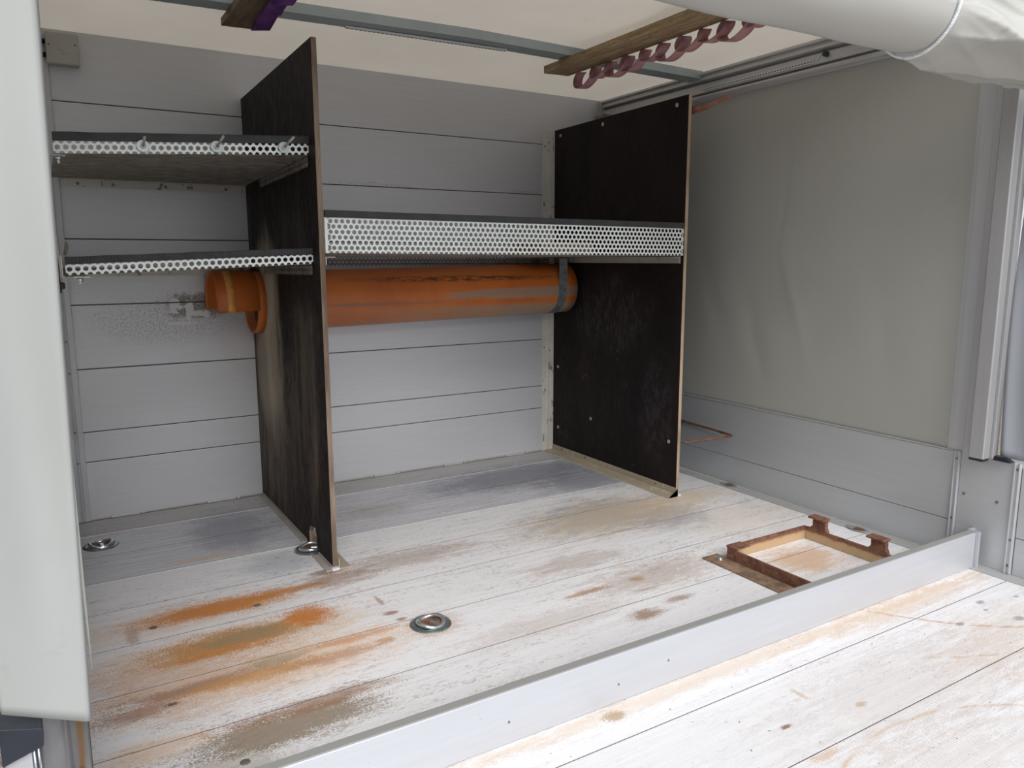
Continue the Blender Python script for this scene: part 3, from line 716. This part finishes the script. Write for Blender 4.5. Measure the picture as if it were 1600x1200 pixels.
# ------------------------------------------------------------------ perforated shelves
def perf(org, U, V, w, h, mat, name, parent, pitch=0.0187, dia=0.0134, seg=12, warp=None, thick=0.0016, margin=0.0, top_free=True):
    """perforated sheet: hexagonal cells round every hole; U, V unit directions; cut edges run through the holes"""
    m_ = MB(); U = Vector(U); V = Vector(V); org = Vector(org)
    row = pitch * 0.8660254; cols = int((w - 2 * margin) / pitch); pu = (w - 2 * margin) / cols
    rows = max(1, int(round(h / row))); R = pitch / math.sqrt(3)
    def P(a, b):
        a = min(max(a, 0), w); b = max(b, 0)
        if b > h: b = h
        p = org + U * a + V * b
        if warp: p = warp(p, a / w, b / h)
        return p
    for j in range(rows + 1):
        for i in range(cols + 1):
            ca = margin + (i + (0.5 if j % 2 else 0.0)) * pu; cb = j * row
            if ca > w + 1e-6 or cb - R > h: continue
            out = []; inn = []
            for k in range(seg):
                an = math.pi / 2 + 2 * math.pi * k / seg
                t = (an - math.pi / 2) % (math.pi / 3) - math.pi / 6
                ro = (pitch / 2) / math.cos(t)
                oa, ob = ca + math.cos(an) * ro * pu / pitch, cb + math.sin(an) * ro
                ia, ib = ca + math.cos(an) * dia / 2, cb + math.sin(an) * dia / 2
                out.append((oa, ob)); inn.append((ia, ib))
            vo = [P(*q) for q in out]; vi = [P(*q) for q in inn]
            for k in range(seg):
                k2 = (k + 1) % seg
                q = [vo[k], vo[k2], vi[k2], vi[k]]
                ar = ((q[2] - q[0]).cross(q[3] - q[1])).length
                if ar < 2e-8: continue
                vs = [m_.bm.verts.new(x) for x in q]; m_.bm.faces.new(vs)
    if margin:
        for a0, a1 in ((0, margin - pu / 2), (w - margin + pu / 2, w)):
            if a1 > a0:
                m_.bm.faces.new([m_.bm.verts.new(P(a, b)) for a, b in ((a0, 0), (a1, 0), (a1, h), (a0, h))])
    bmesh.ops.remove_doubles(m_.bm, verts=m_.bm.verts, dist=2e-5)
    bmesh.ops.dissolve_degenerate(m_.bm, edges=m_.bm.edges, dist=1e-5)
    return m_.build(name, mat, parent, solid=thick, recalc=True)

def bil(c00, c10, c01, c11):
    return lambda u, v: (c00 * (1 - u) + c10 * u) * (1 - v) + (c01 * (1 - u) + c11 * u) * v
def shelf(label, x0, x1, yf, yb, zc, fh, trim_h, margin, seed, ribbed, trimz=(0.0, 0.0), side=True, back=False):
    r = thing('perforated_shelf', label, 'shelf', ((x0 + x1) / 2, yf / 2, zc[0]))
    zf = bil(*zc); w = x1 - x0; d = yb - yf
    def wz(p, a, b): return Vector((p.x, p.y, zf((p.x - x0) / w, (p.y - yf) / d) + p.z))
    perf((x0, yf, 0), (1, 0, 0), (0, 1, 0), w, d, 'galv_dark', 'tray', r, warp=wz, seg=8)
    perf((x0, yf, 0), (1, 0, 0), (0, 0, 1), w, fh, 'galv', 'front_flange', r, warp=wz, margin=margin)
    if side: perf((x1 - 0.003, yf + 0.004, -0.035), (0, 1, 0), (0, 0, 1), d * 0.70, 0.034, 'galv_dark', 'side_flange', r, warp=wz, seg=8)
    if back: perf((x0 + 0.003, yb - 0.004, -0.036), (1, 0, 0), (0, 0, 1), w - 0.006, 0.034, 'galv_dark', 'back_flange', r, warp=wz, seg=8)
    m_ = MB(); N = 150
    def tf(u, v):
        x = x0 + u * w; ph = v * 2 * math.pi
        hh = trim_h * (1 + 0.06 * noise.noise(Vector((u * 9, seed, 0))))
        rib = (0.0012 * math.sin(u * w / 0.0085 * 2 * math.pi)) if ribbed else 0
        cy = yf - 0.001; cz = zf(u, 0) + fh - 0.004 + hh / 2
        ex = trimz[0] * (1 - u) + trimz[1] * u
        cs, sn = math.cos(ph), math.sin(ph)
        sq = lambda c: math.copysign(abs(c) ** 0.45, c)
        return (x, cy + (0.0055 + rib) * sq(cs), cz + (hh / 2 + ex) * sq(sn) + rib * 0.3)
    m_.grid(tf, N * (2 if ribbed else 1), 16)
    for e in (0, 1):
        m_.bm.faces.new([m_.bm.verts.new(tf(e, k / 16)) for k in range(16)])
    t = m_.build('edge_trim', 'rubber', r)
    return r, zf
s1, z1 = shelf('upper left perforated metal shelf, with three bolts and washers on its front', 0.482, 1.1545, -0.886, -0.006, (1.272, 1.313, 1.292, 1.292), 0.036, 0.023, 0.0, 1, False)
for x, dx, L in ((0.695, 0.0, 0.030), (0.887, 0.010, 0.042), (1.078, 0.017, 0.045)):
    w_ = MB(); z = z1((x - 0.482) / 0.6725, 0) + 0.020
    w_.tube([(x, -0.893, z), (x, -0.896, z)], [0.0165, 0.016], 28)
    wo_ = w_.build('washer', 'zinc', s1)
    MB().cyl((x, -0.896, z), (0, -1, 0), 0.008, 0.005, 6).build('nut', 'screw', wo_)
    q = Vector((x, -0.900, z)); e = q + Vector((dx, -0.045, L * 0.55))
    MB().tube([q, e], 0.0035, 10).build('bolt', 'screw', wo_)
m_ = MB().box(0.512, 1.154, -0.005, -0.001, 1.262, 1.289).box(0.512, 1.154, -0.03, -0.005, 1.286, 1.289)
sa = m_.build('support_angle', 'angle_white', s1, bevel=0.0008)
for x in (0.565, 0.68, 0.86, 0.94, 1.08): MB().cyl((x, -0.005, 1.274), (0, -1, 0), 0.006, 0.003, 10).build('screw', 'dark_screw', sa)
m_ = MB().box(0.4735, 0.508, -0.897, -0.865, 1.2665, 1.2695).box(0.4735, 0.476, -0.897, -0.865, 1.2695, 1.33)
m_.build('side_angle', 'angle_grey', s1, bevel=0.0006)
m_ = MB().cyl((0.492, -0.880, 1.2665), (0, 0, -1), 0.008, 0.007, 6); m_.cyl((0.492, -0.880, 1.2600), (0, 0, -1), 0.0035, 0.012, 8); m_.build('bolt', 'zinc', s1)

s2, z2 = shelf('lower left perforated metal shelf with ribbed black rubber edge', 0.484, 1.1545, -0.884, -0.006, (0.957, 0.985, 0.968, 0.978), 0.033, 0.020, 0.0, 2, True)
m_ = MB().box(0.475, 0.540, -0.893, -0.03, 0.9505, 0.9540).box(0.475, 0.4775, -0.893, -0.03, 0.954, 1.01)
m_.build('side_angle', 'angle_white', s2, bevel=0.0006)
m_ = MB().cyl((0.516, -0.875, 0.9505), (0, 0, -1), 0.008, 0.010, 6); m_.cyl((0.516, -0.875, 0.941), (0, 0, -1), 0.0035, 0.008, 8); m_.build('bolt', 'zinc', s2)
m_ = MB().box(0.512, 1.154, -0.005, -0.001, 0.938, 0.965); m_.build('support_angle', 'angle_white', s2, bevel=0.0008)

s3, z3 = shelf('long perforated metal shelf spanning between the two plywood boards', 1.1775, 2.656, -0.940, -0.006, (1.017, 1.011, 1.007, 1.007), 0.112, 0.022, 0.018, 3, False, side=False, back=True)
m_ = MB().box(2.6545, 2.6585, -0.925, -0.02, 0.980, 1.0095).box(2.625, 2.6545, -0.925, -0.02, 1.0035, 1.0065)
sa = m_.build('support_angle', 'angle_grey', s3, bevel=0.0008)
for y in (-0.80, -0.55, -0.32, -0.16): MB().cyl((2.6545, y, 0.996), (-1, 0, 0), 0.006, 0.003, 10).build('screw', 'screw', sa)
m_ = MB().box(1.1745, 1.1785, -0.945, -0.02, 0.980, 1.0065).box(1.1785, 1.205, -0.949, -0.02, 1.0035, 1.0065)
m_.build('support_angle', 'angle_grey', s3, bevel=0.0008)
wb2 = MB().box(2.36, 2.64, -0.36, -0.10, 1.010, 1.075)
tag(wb2.build('wooden_block', 'wood', bevel=0.003), 'brown wooden block lying in the long shelf, glimpsed through its holes', 'block')

# left upright strip and cable clip
m_ = MB(); m_.tube([(0.4665, -0.903, 1.60), (0.4680, -0.903, 1.27), (0.4690, -0.903, 1.17), (0.4690, -0.903, 1.05), (0.4725, -0.903, 0.955)], 0.0022, 8)
tag(m_.build('upright_strip', 'angle_grey'), 'thin upright metal strip at the left ends of the two small shelves', 'strip')
cb = thing('cable', 'black cable with clips running down beside the left tarp edge', 'cable', (0.466, -0.7, 0.9))
m_ = MB(); m_.tube([(0.4705, -0.60, 0.90 + 0.02), (0.4700, -0.6, 1.0), (0.4705, -0.6, 1.1), (0.4695, -0.6, 1.25), (0.4695, -0.58, 1.45), (0.4695, -0.50, 1.70)], 0.0035, 8); m_.build('cable_run', 'plastic', cb)
m_ = MB(); m_.box(0.466, 0.4845, -0.62, -0.59, 0.912, 0.932).box(0.466, 0.475, -0.62, -0.59, 0.900, 0.918); m_.build('clip', 'plastic', cb, bevel=0.004)
m_ = MB(); m_.tube([(0.4855, -0.88, 1.012), (0.4905, -0.88, 1.030), (0.491, -0.88, 1.045)], [0.003, 0.005, 0.003], 8); m_.build('tie', 'galv_dark', cb)

# ------------------------------------------------------------------ orange pipe
pp_ = thing('drain_pipe', 'thick orange plastic drain pipe slung below the long shelf', 'pipe', (1.9, -0.13, 0.845))
pc = lambda x: Vector((x, -0.135, 0.832 + (x - 1.17) * 0.018))
def ring(x, r, n=48, a0=0, a1=2 * math.pi):
    c = pc(x); return [c + Vector((0, -math.cos(a) * r, math.sin(a) * r)) for a in [a0 + (a1 - a0) * k / n for k in range(n + (0 if abs(a1 - a0 - 2 * math.pi) < 1e-6 else 1))]]
def shell(xs_rs, name, mat, a0=0, a1=2 * math.pi, closed=True, n=48, solid=0.006, parent=None):
    m_ = MB(); rs_ = [[m_.bm.verts.new(v) for v in ring(x, r, n, a0, a1)] for x, r in xs_rs]
    for A, B in zip(rs_, rs_[1:]):
        L = len(A)
        for k in range(L if closed else L - 1):
            f = m_.bm.faces.new((A[k], A[(k + 1) % L], B[(k + 1) % L], B[k])); f.smooth = True
    return m_.build(name, mat, parent or pp_, solid=solid, recalc=True, off=0)
o = shell([(1.128 + i * (2.632 - 1.128) / 20, 0.1165) for i in range(21)], 'pipe_barrel', 'pipe')
shift_local(o, (1.9, -0.135, 0.845))
A0 = math.radians(-12); A1 = math.radians(192)
o = shell([(0.975, 0.121), (0.985, 0.1255), (1.02, 0.1265), (1.045, 0.1265), (1.06, 0.123), (1.13, 0.123)], 'socket_half', 'pipe', A0, A1, False, 40, 0.006); shift_local(o, (1.9, -0.135, 0.845))
shell([(1.012, 0.1295), (1.040, 0.1295)], 'collar_rib', 'pipe_seal', A0, A1, False, 40, 0.005)
shell([(1.124, 0.1195), (1.1555, 0.1195)], 'pipe_rim', 'pipe', 0, 2 * math.pi, True, 48, 0.005)
# punched band holding the pipe
bs = thing('hanging_strap', 'grey punched steel band looped under the orange pipe near its right end', 'strap', (2.545, -0.135, 0.72))
m_ = MB(); pts = []
c = pc(2.545); Rb = 0.1205
pts.append((c.y - Rb - 0.000, 1.002)); pts.append((c.y - Rb, 0.93))
for k in range(25):
    a = math.pi * k / 24; pts.append((c.y - Rb * math.cos(a), c.z - Rb * math.sin(a)))
pts += [(c.y + Rb, 0.93), (c.y + Rb, 1.002)]
xw = 0.033
V0 = [m_.bm.verts.new((2.545 - xw / 2 * 1.4, y, z)) for y, z in pts]; V1 = [m_.bm.verts.new((2.545 + xw / 2 * 1.4, y, z)) for y, z in pts]
for k in range(len(pts) - 1):
    f = m_.bm.faces.new((V0[k], V1[k], V1[k + 1], V0[k + 1]))
m_.build('band', 'band', bs, solid=0.0016)
hm = MB()
def band_pt(sv):
    if sv < 0.07: return (c.y - Rb, 1.0 - sv, (0, -1, 0))
    a = max(0.0, (sv - (1.0 - c.z)) / Rb)
    return (c.y - Rb * math.cos(a), (c.z - Rb * math.sin(a)) if a > 0 else 1.0 - sv, (0, -math.cos(a), -math.sin(a)))
for i in range(22):
    sv = 0.008 + i * 0.011
    y, z, n = band_pt(sv)
    for dx in ((-0.011, 0.011) if i % 2 == 0 else (0.0,)):
        hm.cyl(Vector((2.545 + dx, y, z)) + Vector(n) * 0.0005, n, 0.0019, 0.0010, 8)
hh = hm.build('punched_hole', 'plastic', bs); hh['kind'] = 'stuff'
MB().cyl((2.552, c.y - Rb - 0.001, 0.992), (0, -1, 0), 0.004, 0.004, 10).build('screw', 'zinc', bs)

# ------------------------------------------------------------------ tie-down rings
def ring_thing(label, loc, mat, rot=0.0, first=None):
    if first is None:
        r = thing('tie_down_ring', label, 'tie-down ring', (0, 0, 0), 'recessed tie-down rings in the floor')
        m_ = MB(); m_.lathe([(0.0, 0.0007), (0.037, 0.0007), (0.041, 0.0014), (0.044, 0.0040), (0.048, 0.0046), (0.055, 0.0035), (0.058, 0.0004)], n=44); m_.build('dish', 'zinc_dark', r)
        m_ = MB(); m_.lathe([(0.0, 0.0016), (0.034, 0.0012)], n=24); m_.build('dirt', 'rust', r)
        m_ = MB(); m_.tube([(0.036 * math.cos(a), 0.036 * math.sin(a), 0.007 + 0.004 * math.cos(a * 2)) for a in [2 * math.pi * k / 36 for k in range(36)]], 0.0058, 10, True); m_.build('ring', 'zinc', r)
        m_ = MB(); m_.box(-0.006, 0.006, -0.040, 0.0, 0.002, 0.0105); m_.build('pin', 'zinc', r, bevel=0.002)
        first = r
    else:
        r = first.copy(); COL.objects.link(r); r['label'] = label
        for ch in first.children:
            k = ch.copy(); COL.objects.link(k); k.parent = r
    r.location = loc; r.rotation_euler = (0, 0, rot)
    return r
R0 = ring_thing('recessed zinc tie-down ring in the open floor, nearest of them all', (1.268, -1.453, 0), None, 0.35)
ring_thing('recessed zinc tie-down ring in the back left floor corner', (0.524, -0.308, 0), None, 0.1, R0)
ring_thing('zinc tie-down ring under the notch at the foot of the left plywood board', (1.148, -0.733, 0), None, 1.2, R0)
def slot(label, x, y):
    r = thing('floor_socket', label, 'floor socket', (x, y, 0), 'floor sockets along the right side board')
    m_ = MB(); m_.lathe([(0.0, 0.0035), (0.016, 0.0035), (0.019, 0.0055), (0.024, 0.0045), (0.025, 0.003)], (x, y, 0), 24)
    for v in m_.bm.verts: v.co.y = y + (v.co.y - y) * 1.9
    m_.build('rim', 'zinc', r)
    MB().box(x - 0.012, x + 0.012, y - 0.025, y + 0.01, 0.004, 0.006).build('recess', 'rust', r)
slot('oval metal floor socket beside the right side board, behind the rusty frame', 2.945, -1.605)
slot('small oval floor socket beside the right side board, near the right plywood board', 2.962, -0.955)

# ------------------------------------------------------------------ rusty frame
rf = thing('rusty_frame', 'low rusty steel frame with two raised T-shaped hooks on the floor', 'frame', (2.5, -1.69, 0))
m_ = MB(); m_.box(2.248, 2.318, -1.975, -1.507, 0.0008, 0.005); m_.build('flange', 'flat_rust', rf, bevel=0.001)
MB().box(2.313, 2.320, -1.975, -1.555, 0.005, 0.043).build('frame_bar', 'rust', rf, bevel=0.0015)
MB().box(2.318, 2.708, -1.562, -1.553, 0.001, 0.047).build('frame_bar', 'rust_tan', rf, bevel=0.0015)
MB().box(2.704, 2.713, -1.975, -1.5625, 0.001, 0.046).build('frame_bar', 'rust_tan', rf, bevel=0.0015)
MB().box(2.3205, 2.704, -1.975, -1.966, 0.001, 0.043).build('frame_bar', 'rust', rf, bevel=0.0015)
MB().box(2.312, 2.375, -1.600, -1.5525, 0.0475, 0.0515).box(2.312, 2.320, -1.600, -1.5525, 0.043, 0.048).build('corner_tab', 'rust', rf, bevel=0.001)
for y0, y1 in ((-1.645, -1.585), (-1.872, -1.812)):
    hk = MB(); yc = (y0 + y1) / 2
    hk.prism([(y0 - 0.010, 0.044), (y0 + 0.004, 0.058), (y0 + 0.004, 0.088), (y1 - 0.004, 0.088), (y1 - 0.004, 0.058), (y1 + 0.010, 0.044)], 0, 2.705, 2.713)
    hk.prism([(y0 - 0.004, 0.044), (y0 + 0.004, 0.060), (y0 + 0.004, 0.088), (y0 + 0.010, 0.088), (y0 + 0.010, 0.044)], 0, 2.713, 2.722)
    ho = hk.build('hook_post', 'rust', rf, bevel=0.0012)
    MB().box(2.683, 2.724, y0 - 0.002, y1 + 0.002, 0.088, 0.095).build('hook_cap', 'rust', ho, bevel=0.002)
bo = MB(); bo.cyl((2.288, -1.55, 0.005), (0, 0, 1), 0.012, 0.0015, 20); bo.cyl((2.288, -1.55, 0.0065), (0, 0, 1), 0.0075, 0.005, 12, 0.005); bo.build('bolt', 'zinc', rf)

# ------------------------------------------------------------------ battens and webbing
def batten(label, x0, x1, yb, yf, z0, z1, mat, skew=0.0):
    m_ = MB(); N = 16
    for i in range(N):
        a = yb + (yf - yb) * i / N; b = yb + (yf - yb) * (i + 1) / N
        s0 = skew * i / N; s1_ = skew * (i + 1) / N
        j0 = 0.003 * noise.noise(Vector((a * 6, x0, 0))); j1 = 0.003 * noise.noise(Vector((b * 6, x0, 0)))
        m_.hexa([(x0 + s0 + j0, a, z0), (x1 + s0 - j0, a - 0.012 * (i == 0), z0), (x1 + s1_ - j1, b, z0), (x0 + s1_ + j1, b, z0)],
                [(x0 + s0 + j0, a, z1), (x1 + s0 - j0, a - 0.012 * (i == 0), z1), (x1 + s1_ - j1, b, z1), (x0 + s1_ + j1, b, z1)])
    bmesh.ops.remove_doubles(m_.bm, verts=m_.bm.verts, dist=1e-6)
    return tag(m_.build('wooden_batten', mat, bevel=0.0), label, 'batten')
batten('old wooden batten under the roof bows, with faded red webbing below it', 2.250, 2.366, -0.525, -1.85, 1.748, 1.776, 'wood', -0.01)
batten('dark wooden batten at the top left under the roof bows, purple webbing on it', 0.992, 1.106, -0.536, -1.85, 1.7455, 1.7680, 'wood_dark', 0.0)
def webbing(name, label, mat, x, w, y0, n, step, ztop, amp, tilt, cat='webbing', hx=0.012):
    m_ = MB(); per = 26; pts = []
    for i in range(n * per + 1):
        t = i / per; ph = 2 * math.pi * t
        k = 1 + 0.18 * math.sin(t * 2.3 + 1) 
        y = y0 - t * step + 0.036 * math.sin(ph) * k
        z = ztop - amp * k * (1 - math.cos(ph)) / 2
        xx = x + hx * math.sin(ph + 1.2)
        pts.append((xx, y, z))
    V0 = [m_.bm.verts.new((p[0] - w / 2, p[1] + tilt, p[2])) for p in pts]; V1 = [m_.bm.verts.new((p[0] + w / 2, p[1] - tilt, p[2])) for p in pts]
    for i in range(len(pts) - 1):
        f = m_.bm.faces.new((V0[i], V1[i], V1[i + 1], V0[i + 1])); f.smooth = True
    return tag(m_.build(name, mat, solid=0.003, recalc=True), label, cat)
webbing('webbing_strap', 'faded red webbing hanging in a row of loops under the wooden batten', 'web', 2.357, 0.034, -0.625, 12, 0.098, 1.746, 0.062, 0.008, hx=0.014)
webbing('webbing_strap', 'purple webbing looped under the dark batten at the top left', 'web_purple', 1.085, 0.05, -0.66, 8, 0.13, 1.744, 0.034, 0.015)

# LED strips
def led(label, p0, p1, w, h, mat='white', n=40):
    r = thing('light_strip', label, 'light strip', tuple((Vector(p0) + Vector(p1)) / 2))
    d = Vector(p1) - Vector(p0); m_ = MB()
    t = d.normalized(); s = Vector((0, 1, 0)) if abs(t.x) > 0.5 else Vector((1, 0, 0)); u = Vector((0, 0, 1))
    a = [Vector(p0) + s * sx * w / 2 + u * sz * h / 2 for sx, sz in ((-1, -1), (1, -1), (1, 1), (-1, 1))]
    m_.hexa(a, [q + d for q in a]); m_.build('housing', mat, r, bevel=0.001)
    dm = MB()
    for i in range(n):
        q = Vector(p0) + d * (i + 0.5) / n
        if abs(t.x) > 0.5: dm.box(q.x - 0.003, q.x + 0.003, q.y - 0.003, q.y + 0.003, q.z - h / 2 - 0.0008, q.z - h / 2)
        else: dm.box(q.x - w / 2 - 0.0008, q.x - w / 2, q.y - 0.004, q.y + 0.004, q.z - 0.002, q.z + 0.002)
    k = dm.build('diodes', 'led_dot', r); k['kind'] = 'stuff'
    return r
led('thin unlit light strip fixed along the underside of the back roof bow', (1.37, -0.645, bow_bot(1.37) - 0.0045), (2.0, -0.645, bow_bot(2.0) - 0.0045 + 0.0), 0.014, 0.007)
l2 = led('thin unlit light strip with white wire on the right roof rail', (2.9565, -0.72, 1.724), (2.9565, -1.28, 1.724), 0.006, 0.012)
MB().tube([(2.960, -1.28, 1.726), (2.956, -1.295, 1.726), (2.956, -1.305, 1.738), (2.955, -1.315, 1.745), (2.955, -1.335, 1.742)], 0.002, 8).build('wire', 'white', l2)
MB().tube([(2.962, -1.335, 1.738), (2.944, -1.335, 1.738)], [0.010, 0.009], 14).build('plug', 'plastic', l2)

# junction box
jb = thing('junction_box', 'square grey plastic junction box high in the top left corner', 'junction box', (0.552, -0.02, 1.73))
MB().box(0.505, 0.604, -0.040, -0.001, 1.675, 1.778).build('housing', 'box', jb, bevel=0.003)
MB().box(0.504, 0.605, -0.050, -0.0405, 1.674, 1.779).build('lid', 'box', jb, bevel=0.004)
for x, z in ((0.514, 1.736), (0.594, 1.741)): MB().cyl((x, -0.050, z), (0, -1, 0), 0.004, 0.001, 10).build('screw', 'dark_screw', jb)
m_ = MB(); m_.tube([(0.545 + 0.012 * math.cos(a), -0.0502, 1.712 + 0.010 * math.sin(a)) for a in [math.radians(40 + 10 * k) for k in range(9)]], 0.0007, 5)
m_.tube([(0.553 + 0.008 * math.cos(a), -0.0502, 1.708 + 0.007 * math.sin(a)) for a in [math.radians(20 + 12 * k) for k in range(9)]], 0.0007, 5)
m_.tube([(0.566, -0.0502, 1.712), (0.572, -0.0502, 1.709)], 0.0007, 5); m_.tube([(0.548, -0.0502, 1.708), (0.556, -0.0502, 1.708)], 0.0009, 5)
m_.build('embossed_mark', 'dark_screw', jb)
for z in (1.75, 1.705): MB().cyl((0.505, -0.022, z), (-1, 0, 0), 0.008, 0.022, 12).build('cable_gland', 'plastic', jb)

# brown strap end and bent rod behind the right board
st_ = thing('strap_end', 'brown webbing strap end poking out behind the top of the right plywood board', 'strap', (2.69, -0.9, 1.59))
def strapfn(off, zoff, end):
    return lambda u, v: (2.684 + off + 0.03 * u, -0.70 - u * end, 1.585 + zoff - 0.006 * math.sin(u * 3.1) + 0.016 * max(0, u - 0.72) * 3 + v * 0.016)
m_ = MB(); m_.grid(strapfn(0, 0, 0.41), 24, 2); m_.build('upper_layer', 'web_brown', st_, solid=0.004, recalc=False)
m_ = MB(); m_.grid(strapfn(0.008, -0.010, 0.33), 24, 2); m_.build('lower_layer', 'web_brown', st_, solid=0.004, recalc=False)
rd = MB(); rd.tube([(2.80, -0.92, 0.235), (2.68, -0.70, 0.235), (2.683, -0.55, 0.235)], 0.005, 8)
rd = MB(); rd.tube([(2.676, -0.962, 0.235), (2.80, -0.972, 0.235), (2.936, -0.985, 0.236), (2.943, -0.976, 0.236), (2.962, -0.82, 0.236), (2.9775, -0.64, 0.236), (2.9775, -0.60, 0.236), (2.68, -0.60, 0.236)], 0.0055, 8)
tag(rd.build('bent_rod', 'rust'), 'thin rusty bent steel rod sticking out behind the right plywood board', 'rod')

# ------------------------------------------------------------------ rolled tarp and cord
RX0, RX1 = 0.47, 2.90
KR = 0.88
def roll_fn(u, v):
    x = RX0 + (RX1 - RX0) * u; ph = v * 2 * math.pi
    cy, cz = -2.17, 1.557
    r = 0.113
    px = 2.173
    d = (x - px) / KR
    r -= 0.004 * math.exp(-(d / 0.03) ** 2)
    fold = 0
    if d > 0:
        g = min(1, d / 0.12)
        def cr(a, k): return 1 - abs(math.sin(a)) ** k
        fold = 1.5 * g * (0.030 * cr(2 * ph + 0.5 + d * 2.6, 0.7) + 0.022 * cr(2.5 * ph - 1.1 - d * 4.0, 0.6) + 0.012 * cr(4.5 * ph + d * 11, 0.8)) - 0.022 * g
        fold *= 1 - 0.75 * max(0, -math.sin(ph + 0.15)) ** 4
        fold += g * 0.010 * cr(3.5 * ph + 1.2 + d * 8, 0.5) * (1 - max(0, -math.sin(ph)) ** 3)
        r += 0.012 * g
    else:
        fold = 0.0015 * math.sin(5 * ph + x * 3)
    if x > 2.82: r *= 1 - 0.5 * ((x - 2.82) / 0.08) ** 2
    # rolled end flap
    r += 0.004 * (v if v < 0.98 else 0)
    fold += 0.004 * noise.noise(Vector((x * 5, math.cos(ph) * 1.5, math.sin(ph) * 1.5)))
    rr = (r + fold) * KR
    return (x, cy - rr * math.cos(ph), cz + rr * math.sin(ph))
m_ = MB(); m_.grid(roll_fn, 520, 150)
bmesh.ops.remove_doubles(m_.bm, verts=m_.bm.verts, dist=1e-6)
for e in (0, 1):
    cpt = m_.bm.verts.new(((RX0, RX1)[e] + (0.0 if e == 0 else 0.01), -2.17, 1.557))
    rg = [m_.bm.verts.new(roll_fn(e, k / 150)) for k in range(150)]
    for k in range(150): m_.bm.faces.new((cpt, rg[k], rg[(k + 1) % 150])).smooth = True
tag(m_.build('rolled_tarp', 'roll_tarp'), 'large rolled-up white tarp hanging across the top right, tied with cord', 'tarp')
m_ = MB(); N = 90
def rope_pts(ph0=0):
    out = []
    for k in range(N * 4):
        a = 2 * math.pi * k / (N * 4)
        # a = 0 front (towards the camera), pi/2 top
        x = 2.170 - 0.006 * math.cos(a)
        r = (0.119 + 0.002 * math.sin(a * 3)) * KR
        c0 = Vector((x, -2.17 - r * math.cos(a), 1.557 + r * math.sin(a)))
        nrm = Vector((0, -math.cos(a), math.sin(a)))
        tw = k * 0.55 + ph0
        out.append(c0 + (nrm * math.cos(tw) + Vector((1, 0, 0)) * math.sin(tw)) * 0.0018)
    return out
for p0 in (0, 2.094, 4.189): m_.tube(rope_pts(p0), 0.0024, 6, True)
tag(m_.build('cord', 'rope'), 'white twisted cord tied round the rolled tarp', 'cord')
